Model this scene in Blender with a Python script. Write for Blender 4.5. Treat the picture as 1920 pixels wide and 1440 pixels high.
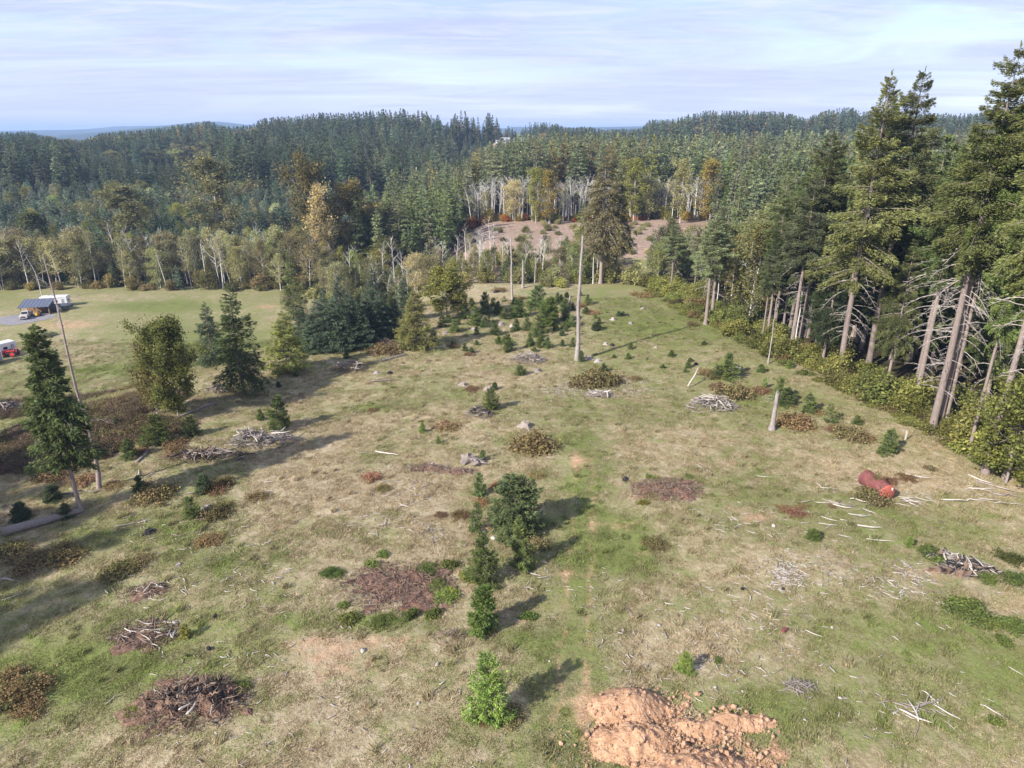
import bpy, math, random
import numpy as np
from mathutils import Vector

for _o in list(bpy.data.objects):
    bpy.data.objects.remove(_o)
SC = bpy.context.scene
COL = SC.collection
R = math.radians

# ------------------------------------------------------------------ camera
CAM_H = 35.0
PITCH = R(20.4)
FOC = 1280.0 / 1920.0            # focal length in picture widths
cam_data = bpy.data.cameras.new('camera')
cam_data.sensor_width = 36.0
cam_data.lens = 36.0 * FOC
cam_data.clip_start = 0.5
cam_data.clip_end = 30000.0
cam = bpy.data.objects.new('camera', cam_data)
COL.objects.link(cam)
cam.location = (0, 0, CAM_H)
cam.rotation_euler = (math.pi / 2 - PITCH, 0, 0)
SC.camera = cam

# ------------------------------------------------------------------ sky, sun, exposure
SUN_EL = R(33.0)
SHADOW_AZ = R(50.0)              # shadows fall this far to the right of straight ahead
sun_dir = Vector((-math.sin(SHADOW_AZ) * math.cos(SUN_EL), -math.cos(SHADOW_AZ) * math.cos(SUN_EL), math.sin(SUN_EL)))
world = bpy.data.worlds.new('World')
SC.world = world
world.use_nodes = True
wn, wl = world.node_tree.nodes, world.node_tree.links
wn.clear()
w_out = wn.new('ShaderNodeOutputWorld')
w_bg = wn.new('ShaderNodeBackground')
w_bg.inputs['Strength'].default_value = 0.15
w_sky = wn.new('ShaderNodeTexSky')
w_sky.sky_type = 'NISHITA'
w_sky.sun_disc = False
w_sky.sun_elevation = SUN_EL
w_sky.sun_rotation = math.atan2(sun_dir.x, sun_dir.y)
w_sky.altitude = 200
w_sky.air_density = 1.0
w_sky.dust_density = 0.6
w_sky.ozone_density = 2.0
# thin high cloud: bands of noise on a plane far overhead
w_tc = wn.new('ShaderNodeTexCoord')
w_sep = wn.new('ShaderNodeSeparateXYZ')
wl.new(w_tc.outputs['Generated'], w_sep.inputs[0])
def wmath(op, a, b=None, clamp=False):
    n = wn.new('ShaderNodeMath'); n.operation = op; n.use_clamp = clamp
    for i, v in enumerate((a, b)):
        if v is None: continue
        if isinstance(v, (int, float)): n.inputs[i].default_value = v
        else: wl.new(v, n.inputs[i])
    return n.outputs[0]
w_den = wmath('ADD', wmath('MAXIMUM', w_sep.outputs['Z'], 0.0), 0.055)
w_comb = wn.new('ShaderNodeCombineXYZ')
wl.new(wmath('DIVIDE', w_sep.outputs['X'], w_den), w_comb.inputs[0])
wl.new(wmath('DIVIDE', w_sep.outputs['Y'], w_den), w_comb.inputs[1])
def cloud_noise(scale, sx, sy, rot, detail, rough, dist, off):
    m = wn.new('ShaderNodeMapping')
    m.inputs['Scale'].default_value = (sx, sy, 1)
    m.inputs['Rotation'].default_value = (0, 0, R(rot))
    m.inputs['Location'].default_value = (off, off * .7, 0)
    wl.new(w_comb.outputs[0], m.inputs[0])
    n = wn.new('ShaderNodeTexNoise')
    n.inputs['Scale'].default_value = scale
    n.inputs['Detail'].default_value = detail
    n.inputs['Roughness'].default_value = rough
    n.inputs['Distortion'].default_value = dist
    wl.new(m.outputs[0], n.inputs['Vector'])
    return n.outputs['Fac']
def wramp(fac, stops):
    n = wn.new('ShaderNodeValToRGB')
    while len(n.color_ramp.elements) < len(stops): n.color_ramp.elements.new(0.5)
    for e, (p, c) in zip(n.color_ramp.elements, stops):
        e.position = p; e.color = (*c, 1) if not isinstance(c, (int, float)) else (c, c, c, 1)
    wl.new(fac, n.inputs[0])
    return n.outputs[0]
w_n1 = cloud_noise(0.5, 0.6, 1.2, 18, 8, 0.62, 1.2, 3.1)
w_n2 = cloud_noise(1.5, 0.75, 1.9, 12, 10, 0.72, 0.7, 11.0)
w_n3 = cloud_noise(0.22, 0.8, 1.0, 20, 4, 0.5, 0.3, 7.7)
w_veil = wramp(w_n3, [(0.28, 0.42), (0.72, 0.95)])
w_band = wramp(w_n1, [(0.38, 0.0), (0.60, 1.0)])
w_wisp = wramp(w_n2, [(0.45, 0.0), (0.66, 1.0)])
def wmix(fac, a, b):
    n = wn.new('ShaderNodeMixRGB')
    for i, v in enumerate((fac, a, b)):
        if isinstance(v, (int, float)): n.inputs[i].default_value = v
        elif isinstance(v, tuple): n.inputs[i].default_value = (*v, 1)
        else: wl.new(v, n.inputs[i])
    return n.outputs[0]
SKY_VEIL = (1.4, 1.58, 2.6)
SKY_BAND = (1.85, 1.98, 2.85)
SKY_WISP = (2.9, 2.97, 3.45)
c_sky = wmix(wmath('MULTIPLY', w_veil, 0.9), w_sky.outputs[0], SKY_VEIL)
c_sky = wmix(wmath('MULTIPLY', w_band, 0.75), c_sky, SKY_BAND)
c_sky = wmix(wmath('MULTIPLY', w_wisp, 0.6), c_sky, SKY_WISP)
w_low = wramp(w_sep.outputs['Z'], [(0.0, 1.0), (0.05, 0.75), (0.16, 0.0)])
c_sky = wmix(wmath('MULTIPLY', w_low, 0.6), c_sky, (2.15, 2.35, 3.25))
wl.new(c_sky, w_bg.inputs['Color'])
wl.new(w_bg.outputs[0], w_out.inputs['Surface'])

sun_data = bpy.data.lights.new('sun', 'SUN')
sun_data.energy = 4.0
sun_data.angle = R(0.9)
sun_data.color = (1.0, 0.94, 0.86)
sun = bpy.data.objects.new('sun', sun_data)
COL.objects.link(sun)
sun.rotation_euler = sun_dir.to_track_quat('Z', 'Y').to_euler()
sun.location = (-40, -60, 120)

SC.view_settings.view_transform = 'Standard'
SC.view_settings.look = 'None'
SC.view_settings.gamma = 1.0
SC.view_settings.exposure = 1.14
SC.view_settings.use_curve_mapping = False
SC.cycles.max_bounces = 5
SC.cycles.diffuse_bounces = 3
SC.cycles.glossy_bounces = 1
SC.cycles.transmission_bounces = 2
SC.cycles.transparent_max_bounces = 4
SC.cycles.volume_bounces = 0
SC.cycles.caustics_reflective = False
SC.cycles.caustics_refractive = False
SC.cycles.use_denoising = True

# ------------------------------------------------------------------ numpy noise
def lattice(seed, n=256):
    return np.random.default_rng(seed).random((n, n))
_LAT = {}
def vnoise(x, y, seed=0):
    if seed not in _LAT: _LAT[seed] = lattice(seed)
    L = _LAT[seed]
    x = np.asarray(x, float); y = np.asarray(y, float)
    xi = np.floor(x).astype(int); yi = np.floor(y).astype(int)
    fx = x - xi; fy = y - yi
    fx = fx * fx * (3 - 2 * fx); fy = fy * fy * (3 - 2 * fy)
    a = L[xi % 256, yi % 256]; b = L[(xi + 1) % 256, yi % 256]
    c = L[xi % 256, (yi + 1) % 256]; d = L[(xi + 1) % 256, (yi + 1) % 256]
    return (a * (1 - fx) + b * fx) * (1 - fy) + (c * (1 - fx) + d * fx) * fy - 0.5
def fbm(x, y, seed=0, octaves=4, gain=0.5):
    s, a, f = 0.0, 1.0, 1.0
    for i in range(octaves):
        s = s + a * vnoise(np.asarray(x) * f, np.asarray(y) * f, seed + i)
        a *= gain; f *= 2.03
    return s
def smooth(t):
    t = np.clip(t, 0, 1)
    return t * t * (3 - 2 * t)

# ------------------------------------------------------------------ terrain height
HILLS = [  # x, y, height, sx, sy
    (-165, 780, 19, 100, 140), (-340, 830, 11, 130, 150), (-640, 900, 9, 260, 200), (310, 880, 23, 130, 170),
    (720, 700, 28, 230, 280), (-18, 765, 17, 60, 90), (120, 900, 6, 150, 120),
    (-4300, 6200, 22, 700, 900), (-3300, 6600, 26, 700, 900), (-2190, 5200, 92, 230, 700),
    (-3950, 7600, 70, 160, 500), (-3500, 7500, 82, 150, 500), (-1500, 6800, 20, 700, 900),
    (0, 6300, 48, 420, 800), (850, 6400, 28, 500, 800), (1350, 6000, 42, 500, 800), (2600, 6500, 45, 700, 900),
    (4200, 6400, 72, 900, 900),
]
def ground_z(x, y):
    x = np.asarray(x, float); y = np.asarray(y, float)
    z = 0.35 * np.sin(x * .045 + 1) * np.sin(y * .038 + .5) + 0.14 * np.sin(x * .13 + y * .09)
    z = z + 0.22 * fbm(x * .11, y * .11, 5, 3)
    bank = (x + 57) * -.844 + (y - 66) * .536           # the bank that falls away to the lower meadow on the left
    z = z - 10.0 * smooth(bank / 46) * smooth((-x - 6) / 28)
    z = z - 2.5 * smooth((y - 160) / 22) * smooth((225 - y) / 30) * smooth((x + 40) / 20)
    z = z + 6.0 * smooth((-x - 55) / 60) * smooth((y - 225) / 170)
    for hx, hy, a, sx, sy in HILLS:
        z = z + a * np.exp(-0.5 * (((x - hx) / sx) ** 2 + ((y - hy) / sy) ** 2))
    near = smooth((62 - np.abs(x)) / 15) * smooth((y - 22) / 4) * smooth((150 - y) / 30)
    z = z + near * (.10 * fbm(x * .55, y * .55, 21, 4) + .06 * fbm(x * 1.7, y * 1.7, 25, 3))
    r = np.hypot(x, y)
    z = z + 15 * fbm(x / 700, y / 700, 40, 3) * smooth((r - 2600) / 1500)
    return z
def gz(x, y): return float(ground_z(x, y))

# a sight line from the survey point (the drone) to the ground: where a thing seen in that direction stands
SP, CP = math.sin(PITCH), math.cos(PITCH)
def sight(u, v):
    xc, yc = (u - 960) / 1280, (720 - v) / 1280
    return np.array([xc, CP + yc * SP, -SP + yc * CP])
import functools
@functools.lru_cache(None)
def on_ground(u, v):
    d = sight(u, v)
    ts = np.concatenate([np.arange(20, 400, 0.5), np.arange(400, 2500, 2.0)])
    f = CAM_H + d[2] * ts - ground_z(d[0] * ts, d[1] * ts)
    i = np.argmax(f < 0)
    if not (f < 0).any(): i = len(ts) - 1
    t0, t1 = ts[max(i - 1, 0)], ts[i]
    for _ in range(24):
        m = (t0 + t1) / 2
        if CAM_H + d[2] * m - gz(d[0] * m, d[1] * m) < 0: t1 = m
        else: t0 = m
    return float(d[0] * t1), float(d[1] * t1)
def rise(x, y, v):
    """Height above the ground at (x, y) at which a vertical there is seen at picture height v."""
    k = (720 - v) / 1280
    # (up . p) = k (fwd . p):  y*SP + zz*CP = k*(y*CP - zz*SP)
    zz = y * (k * CP - SP) / (CP + k * SP)
    return CAM_H + zz - gz(x, y)
def scale_at(x, y, z=0.0):
    """metres per reference pixel at that place"""
    return (y * CP - (z - CAM_H) * SP) / 1280.0
def in_frame(x, y, z, m=1.08):
    f = y * CP - (z - CAM_H) * SP
    if f < 5: return False
    up = y * SP + (z - CAM_H) * CP
    return abs(x / f) < .75 * m and -0.5625 * m < up / f < .5625 * m

# ------------------------------------------------------------------ mesh building
class Geo:
    """Collects vertices, quads and triangles with a material number and a tone per face, then makes one mesh."""
    def __init__(s):
        s.v, s.q, s.t, s.n = [], [], [], 0
    def add(s, verts, quads=None, tris=None, mat=0, tone=None):
        verts = np.asarray(verts, float).reshape(-1, 3)
        for f, store in ((quads, s.q), (tris, s.t)):
            if f is None or len(f) == 0: continue
            f = np.asarray(f, int)
            tn = np.full(len(f), 0.5) if tone is None else np.broadcast_to(np.asarray(tone, float), (len(f),))
            store.append((f + s.n, np.full(len(f), mat), tn))
        s.v.append(verts); s.n += len(verts)
    def mesh(s, name, mats, smooth_mats=()):
        me = bpy.data.meshes.new(name)
        V = np.concatenate(s.v)
        Q = np.concatenate([a[0] for a in s.q]) if s.q else np.zeros((0, 4), int)
        T = np.concatenate([a[0] for a in s.t]) if s.t else np.zeros((0, 3), int)
        mi = np.concatenate([a[1] for a in s.q] + [a[1] for a in s.t])
        tn = np.concatenate([a[2] for a in s.q] + [a[2] for a in s.t])
        me.vertices.add(len(V)); me.vertices.foreach_set('co', V.astype(np.float32).ravel())
        nl = Q.size + T.size
        me.loops.add(nl)
        me.loops.foreach_set('vertex_index', np.concatenate([Q.ravel(), T.ravel()]).astype(np.int32))
        nf = len(Q) + len(T)
        me.polygons.add(nf)
        st = np.concatenate([np.arange(len(Q)) * 4, len(Q) * 4 + np.arange(len(T)) * 3])
        me.polygons.foreach_set('loop_start', st.astype(np.int32))
        me.polygons.foreach_set('material_index', mi.astype(np.int32))
        me.polygons.foreach_set('use_smooth', np.isin(mi, list(smooth_mats)))
        at = me.attributes.new('tone', 'FLOAT', 'FACE')
        at.data.foreach_set('value', tn.astype(np.float32))
        for m in mats: me.materials.append(m)
        me.update(calc_edges=True)
        me.validate()
        return me
def tubes(P, Rd, sides):
    """P n x k x 3 centre lines, Rd n x k radii -> vertices and quads (open tubes; tips pinch out by radius)."""
    P = np.asarray(P, float); Rd = np.asarray(Rd, float)
    n, k, _ = P.shape
    T = np.gradient(P, axis=1)
    T /= np.linalg.norm(T, axis=2, keepdims=True) + 1e-9
    ref = np.where(np.abs(T[..., 2:3]) > .9, np.array([1.0, 0, 0]), np.array([0, 0, 1.0]))
    A = np.cross(T, ref); A /= np.linalg.norm(A, axis=2, keepdims=True) + 1e-9
    B = np.cross(T, A)
    an = np.arange(sides) / sides * 2 * math.pi
    V = P[:, :, None, :] + Rd[:, :, None, None] * (np.cos(an)[None, None, :, None] * A[:, :, None, :] + np.sin(an)[None, None, :, None] * B[:, :, None, :])
    idx = np.arange(n * k * sides).reshape(n, k, sides)
    a = idx[:, :-1, :]; b = np.roll(a, -1, axis=2); c = idx[:, 1:, :]; d = np.roll(c, -1, axis=2)
    Q = np.stack([a, b, d, c], -1).reshape(-1, 4)
    return V.reshape(-1, 3), Q
BOXQ = np.array([[0, 3, 2, 1], [4, 5, 6, 7], [0, 1, 5, 4], [1, 2, 6, 5], [2, 3, 7, 6], [3, 0, 4, 7]])
def box(g, x0, x1, y0, y1, z0, z1, mat=0, tone=None):
    g.add([(x0, y0, z0), (x1, y0, z0), (x1, y1, z0), (x0, y1, z0), (x0, y0, z1), (x1, y0, z1), (x1, y1, z1), (x0, y1, z1)], BOXQ, mat=mat, tone=tone)
def cyl(g, p0, p1, r, sides=12, mat=0, r2=None):
    p0 = np.array(p0, float); p1 = np.array(p1, float); r2 = r if r2 is None else r2
    e = (p1 - p0) * 1e-3
    V, Q = tubes(np.array([[p0, p0 + e, p1 - e, p1]]), np.array([[0.001, r, r2, 0.001]]), sides)
    g.add(V, Q, mat=mat)

# ------------------------------------------------------------------ objects
def link(name, data, parent=None, loc=(0, 0, 0), rot=(0, 0, 0), scl=(1, 1, 1), tint=None):
    o = bpy.data.objects.new(name, data)
    o.location = loc; o.rotation_euler = rot; o.scale = scl
    if parent is not None: o.parent = parent
    if tint is not None: o['tint'] = [float(c) for c in tint]
    COL.objects.link(o)
    return o
def tag(o, label=None, cat=None, group=None, kind=None):
    if label: o['label'] = label
    if cat: o['category'] = cat
    if group: o['group'] = group
    if kind: o['kind'] = kind
    return o
def thing(name, label, cat, loc, rz=0, scl=(1, 1, 1), group=None, tilt=(0, 0)):
    return tag(link(name, None, None, loc, (tilt[0], tilt[1], rz), scl), label, cat, group)
# ------------------------------------------------------------------ materials
class NT:
    """Short-hand for building a material's node tree."""
    def __init__(s, name):
        s.m = bpy.data.materials.new(name); s.m.use_nodes = True
        s.n = s.m.node_tree.nodes; s.l = s.m.node_tree.links
        s.n.clear()
        s.out = s.n.new('ShaderNodeOutputMaterial')
    def put(s, sock, v):
        if isinstance(v, bpy.types.NodeSocket): s.l.new(v, sock)
        elif isinstance(v, tuple) and len(v) == 3 and len(getattr(sock, 'default_value', (0,))) == 4: sock.default_value = (*v, 1)
        else: sock.default_value = v
    def math(s, op, a, b=0.0, clamp=False):
        n = s.n.new('ShaderNodeMath'); n.operation = op; n.use_clamp = clamp
        s.put(n.inputs[0], a); s.put(n.inputs[1], b)
        return n.outputs[0]
    def mix(s, f, a, b, mode='MIX'):
        n = s.n.new('ShaderNodeMixRGB'); n.blend_type = mode
        s.put(n.inputs[0], f); s.put(n.inputs[1], a); s.put(n.inputs[2], b)
        return n.outputs[0]
    def noise(s, vec, scale, detail=4, rough=.55, dist=0.0):
        n = s.n.new('ShaderNodeTexNoise')
        n.inputs['Scale'].default_value = scale; n.inputs['Detail'].default_value = detail
        n.inputs['Roughness'].default_value = rough; n.inputs['Distortion'].default_value = dist
        if vec is not None: s.l.new(vec, n.inputs['Vector'])
        return n.outputs['Fac']
    def ramp(s, f, *stops):
        n = s.n.new('ShaderNodeValToRGB')
        while len(n.color_ramp.elements) < len(stops): n.color_ramp.elements.new(.5)
        for e, (p, c) in zip(n.color_ramp.elements, stops):
            e.position = p; e.color = (c, c, c, 1) if isinstance(c, (int, float)) else (*c, 1)
        s.put(n.inputs[0], f)
        return n.outputs[0]
    def attr(s, name, kind='GEOMETRY', out='Color'):
        n = s.n.new('ShaderNodeAttribute'); n.attribute_type = kind; n.attribute_name = name
        return n.outputs[out]
    def pos(s): return s.n.new('ShaderNodeNewGeometry').outputs['Position']
    def obj(s): return s.n.new('ShaderNodeTexCoord').outputs['Object']
    def mapping(s, vec, scl):
        n = s.n.new('ShaderNodeMapping'); n.inputs['Scale'].default_value = scl
        s.l.new(vec, n.inputs[0]); return n.outputs[0]
    def rand(s): return s.n.new('ShaderNodeObjectInfo').outputs['Random']
    def bump(s, h, strength, dist):
        n = s.n.new('ShaderNodeBump'); n.inputs['Strength'].default_value = strength; n.inputs['Distance'].default_value = dist
        s.l.new(h, n.inputs['Height']); return n.outputs[0]
    def principled(s, col, rough=.8, spec=.2, normal=None, metal=0.0):
        n = s.n.new('ShaderNodeBsdfPrincipled')
        s.put(n.inputs['Base Color'], col); s.put(n.inputs['Roughness'], rough)
        n.inputs['Specular IOR Level'].default_value = spec; n.inputs['Metallic'].default_value = metal
        if normal is not None: s.l.new(normal, n.inputs['Normal'])
        s.l.new(n.outputs[0], s.out.inputs[0])
        return s.m
    def leafy(s, col, trans=.3):
        d = s.n.new('ShaderNodeBsdfDiffuse'); t = s.n.new('ShaderNodeBsdfTranslucent'); mx = s.n.new('ShaderNodeMixShader')
        s.put(d.inputs[0], col); s.put(t.inputs[0], col); mx.inputs[0].default_value = trans
        s.l.new(d.outputs[0], mx.inputs[1]); s.l.new(t.outputs[0], mx.inputs[2]); s.l.new(mx.outputs[0], s.out.inputs[0])
        return s.m

def foliage_mat(name, trans=.25, alt=(1.5, 1.25, .9), contrast=.75, altamt=.35):
    """Leaf colour: the plant's own tint (each plant carries it), varied from spray to spray."""
    t = NT(name)
    tint = t.attr('tint', 'INSTANCER')
    tone = t.attr('tone', 'GEOMETRY', 'Fac')
    val = t.ramp(tone, (0.0, 1 - contrast), (0.5, 1.0), (1.0, 1 + contrast))
    val = t.mix(1.0, val, t.ramp(t.rand(), (0, .8), (1, 1.2)), 'MULTIPLY')
    c = t.mix(1.0, tint, val, 'MULTIPLY')
    c2 = t.mix(1.0, c, alt, 'MULTIPLY')
    n = t.noise(t.pos(), .55, 3)
    c = t.mix(t.math('MULTIPLY', t.ramp(n, (.42, 0.0), (.68, 1.0)), altamt), c, c2)
    return t.leafy(c, trans)
def bark_mat(name, dark, light, scale=(14, 14, 2.2), rough=.9):
    t = NT(name)
    v = t.mapping(t.obj(), scale)
    n = t.noise(v, 1.0, 5, .65)
    n2 = t.noise(t.obj(), .35, 3)
    c = t.mix(t.ramp(n, (.3, 0.0), (.7, 1.0)), dark, light)
    c = t.mix(t.math('MULTIPLY', n2, .45), c, dark)
    c = t.mix(1.0, c, t.ramp(t.rand(), (0, .82), (1, 1.18)), 'MULTIPLY')
    return t.principled(c, rough, .1, t.bump(n, .6, .06))
M = {}
M['needle'] = foliage_mat('needle', .28, (1.4, 1.2, .8), .72, .35)
M['leaf'] = foliage_mat('leaf', .42, (1.22, 1.08, .7), .6, .5)
M['bramble'] = foliage_mat('bramble_leaf', .25, (.80, 1.02, .6), .6, .6)
M['fir_bark'] = bark_mat('fir_bark', (.15, .115, .10), (.38, .315, .285))
M['pale_bark'] = bark_mat('pale_bark', (.40, .37, .34), (.74, .71, .67), (5, 5, 6))
M['grey_bark'] = bark_mat('grey_bark', (.20, .17, .16), (.46, .41, .38), (9, 9, 1.4))
M['twig'] = bark_mat('twig_bark', (.16, .13, .11), (.34, .29, .26))
M['dead_limb'] = bark_mat('dead_limb', (.28, .245, .22), (.52, .47, .43))
M['bleached'] = bark_mat('bleached_wood', (.34, .30, .26), (.60, .55, .49), (22, 22, 3))
M['weathered'] = bark_mat('weathered_wood', (.16, .13, .115), (.40, .35, .31), (18, 18, 2.5))
M['brown_wood'] = bark_mat('brown_wood', (.11, .075, .055), (.30, .21, .15), (18, 18, 2.5))
M['char'] = bark_mat('charred_wood', (.012, .012, .014), (.06, .055, .055), (16, 16, 4))

def soil_mat(name, dark, mid, light, scale=1.6, bump=.05, splotch=None):
    t = NT(name)
    p = t.pos()
    a = t.noise(p, scale, 6, .65); b = t.noise(p, scale * 7, 4, .6); c3 = t.noise(p, .28, 3)
    f = t.math('ADD', t.math('MULTIPLY', a, .6), t.math('MULTIPLY', b, .4))
    c = t.ramp(f, (.34, dark), (.5, mid), (.66, light))
    c = t.mix(t.math('MULTIPLY', t.ramp(t.noise(p, .9, 5, .7), (.45, 0.0), (.7, 1.0)), .55), c, dark)
    if splotch:
        s1 = t.ramp(t.noise(p, 1.3, 5, .75, 1.0), (.55, 0.0), (.66, 1.0)); s2 = t.ramp(t.noise(p, 3.1, 4, .7), (.60, 0.0), (.70, 1.0))
        c = t.mix(t.math('MULTIPLY', s1, .8), c, splotch[0]); c = t.mix(t.math('MULTIPLY', s2, .8), c, splotch[1])
    return t.principled(c, .95, .05, t.bump(f, .8, bump))
M['orange_soil'] = soil_mat('orange_soil', (.23, .125, .072), (.43, .265, .16), (.54, .36, .235), 2.0, .14, ((.25, .13, .078), (.50, .36, .25)))
M['red_soil'] = soil_mat('red_soil', (.07, .04, .032), (.15, .088, .066), (.27, .18, .135), 2.4, .08, ((.34, .17, .09), (.035, .03, .03)))
M['brown_soil'] = soil_mat('brown_soil', (.07, .042, .03), (.17, .105, .073), (.30, .21, .155), 2.4, .08, ((.10, .075, .055), (.34, .25, .18)))
M['clod'] = soil_mat('clod_soil', (.26, .148, .088), (.42, .27, .17), (.53, .365, .25), 3.0)
M['rock'] = soil_mat('rock_grey', (.26, .24, .22), (.42, .39, .36), (.55, .52, .48), 4.0)

def painted(name, col, rough=.45, wear=.25, dirt=(.20, .16, .12), spec=.4, metal=0.0):
    t = NT(name)
    n = t.noise(t.obj(), 1.3, 6, .65)
    c = t.mix(t.math('MULTIPLY', t.ramp(n, (.42, 0.0), (.75, 1.0)), wear), col, dirt)
    return t.principled(c, rough, spec, None, metal)
M['white'] = painted('white_paint', (.72, .74, .76), .4, .2)
M['blue'] = painted('blue_stripe', (.10, .22, .45))
M['red'] = painted('red_paint', (.62, .03, .025), .4, .15)
M['black'] = painted('black_rubber', (.018, .018, .02), .8, .3, (.1, .08, .06))
M['grey'] = painted('grey_metal', (.30, .31, .33), .5, .3)
M['darkroof'] = painted('dark_metal_roof', (.10, .115, .16), .42, .3, (.2, .2, .22))
M['redroof'] = painted('red_roof', (.30, .14, .11), .7, .3)
M['greyroof'] = painted('grey_roof', (.28, .27, .29), .7, .3)
M['siding'] = painted('pale_siding', (.50, .50, .50), .7, .2)
M['tan'] = painted('tan_wall', (.36, .30, .24), .7, .2)
M['timber'] = painted('timber', (.30, .17, .08), .8, .3)
M['silver'] = painted('silver_paint', (.48, .44, .41), .35, .2)
M['glass'] = painted('dark_glass', (.02, .025, .03), .08, .0, spec=.6)
M['tarp'] = painted('dark_tarp', (.05, .07, .085), .5, .35)
M['yellow'] = painted('yellow_paint', (.60, .33, .04), .5, .2)
M['gravel'] = soil_mat('gravel', (.14, .13, .14), (.24, .23, .24), (.34, .33, .33), 6)
def tank_mat():
    t = NT('rusty_tank')
    p = t.obj()
    a = t.noise(p, 1.1, 6, .7); b = t.noise(t.mapping(p, (1, 5, 5)), 2.0, 4)
    c = t.ramp(a, (.3, (.085, .032, .035)), (.5, (.185, .06, .052)), (.7, (.30, .125, .095)))
    c = t.mix(t.math('MULTIPLY', b, .35), c, (.16, .07, .075))
    return t.principled(c, .7, .25, t.bump(a, .3, .02))
M['tank'] = tank_mat()
M['tank_end'] = painted('tank_end', (.38, .10, .07), .75, .6, (.26, .085, .065))

# field: one colour rule shared by the ground sheet and the grass that stands on it
def field_colour(t, lush, fine=True):
    p = t.pos()
    a = t.noise(p, .055, 4, .6, .6)
    b = t.noise(p, .42, 7, .72, .9)
    d = t.noise(p, 2.6, 4, .65)
    f = t.math('ADD', t.math('MULTIPLY', a, .34), t.math('ADD', t.math('MULTIPLY', b, .46), t.math('MULTIPLY', d, .20)))
    f = t.math('ADD', f, t.math('MULTIPLY', t.math('SUBTRACT', lush, .58), .38))
    h = t.noise(p, .9, 5, .7, 1.2)
    dry = t.ramp(h, (.30, (.225, .175, .10)), (.5, (.345, .28, .175)), (.72, (.465, .395, .275)))
    green = t.ramp(b, (.3, (.122, .130, .048)), (.55, (.172, .190, .064)), (.75, (.168, .225, .055)))
    mid = t.mix(.5, dry, green)
    c = t.mix(t.ramp(f, (.41, 0.0), (.50, 1.0)), dry, mid)
    c = t.mix(t.ramp(f, (.49, 0.0), (.62, 1.0)), c, green)
    return c, f, d
def ground_mat():
    t = NT('ground_surface')
    lush = t.attr('lush', 'GEOMETRY', 'Fac')
    c, f, d = field_colour(t, lush)
    p = t.pos()
    pn = t.noise(p, .8, 5, .7)
    def mask(name, lo=.32, hi=.78, amt=.6):
        a = t.attr(name, 'GEOMETRY', 'Fac')
        return t.ramp(t.math('ADD', a, t.math('MULTIPLY', t.math('SUBTRACT', pn, .5), amt * 2.2)), (lo, 0.0), (hi, 1.0))
    soil = t.ramp(t.noise(p, 2.2, 5, .7), (.3, (.30, .17, .105)), (.55, (.47, .30, .19)), (.75, (.58, .42, .29)))
    brush = t.ramp(t.noise(p, 1.4, 6, .75), (.3, (.075, .05, .04)), (.5, (.17, .115, .085)), (.72, (.29, .215, .15)))
    straw = t.ramp(t.noise(p, .8, 6, .75), (.3, (.15, .10, .07)), (.5, (.30, .215, .16)), (.72, (.46, .37, .29)))
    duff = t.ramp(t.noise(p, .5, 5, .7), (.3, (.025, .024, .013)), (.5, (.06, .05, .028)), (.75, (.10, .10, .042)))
    c = t.mix(t.math('MULTIPLY', mask('soil', .36, .9, .75), .85), c, soil)
    c = t.mix(mask('brush'), c, brush)
    c = t.mix(mask('straw'), c, straw)
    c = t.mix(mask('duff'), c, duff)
    far = t.ramp(t.noise(p, .004, 8, .7), (.35, (.018, .032, .018)), (.6, (.04, .06, .03)), (.8, (.075, .075, .04)))
    c = t.mix(t.attr('far', 'GEOMETRY', 'Fac'), c, far)
    g = t.noise(p, 9.0, 3, .7)
    hgt = t.math('ADD', t.math('MULTIPLY', d, .7), t.math('MULTIPLY', g, .3))
    return t.principled(c, .95, .05, t.bump(hgt, 1.0, .2))
M['ground'] = ground_mat()
def grass_mat():
    t = NT('grass_blade')
    c, f, d = field_colour(t, t.attr('lush', 'INSTANCER', 'Fac'))
    tone = t.attr('tone', 'GEOMETRY', 'Fac')
    c = t.mix(1.0, c, t.ramp(tone, (0, .85), (1, 1.9)), 'MULTIPLY')
    return t.leafy(c, .42)
M['grass'] = grass_mat()
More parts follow.
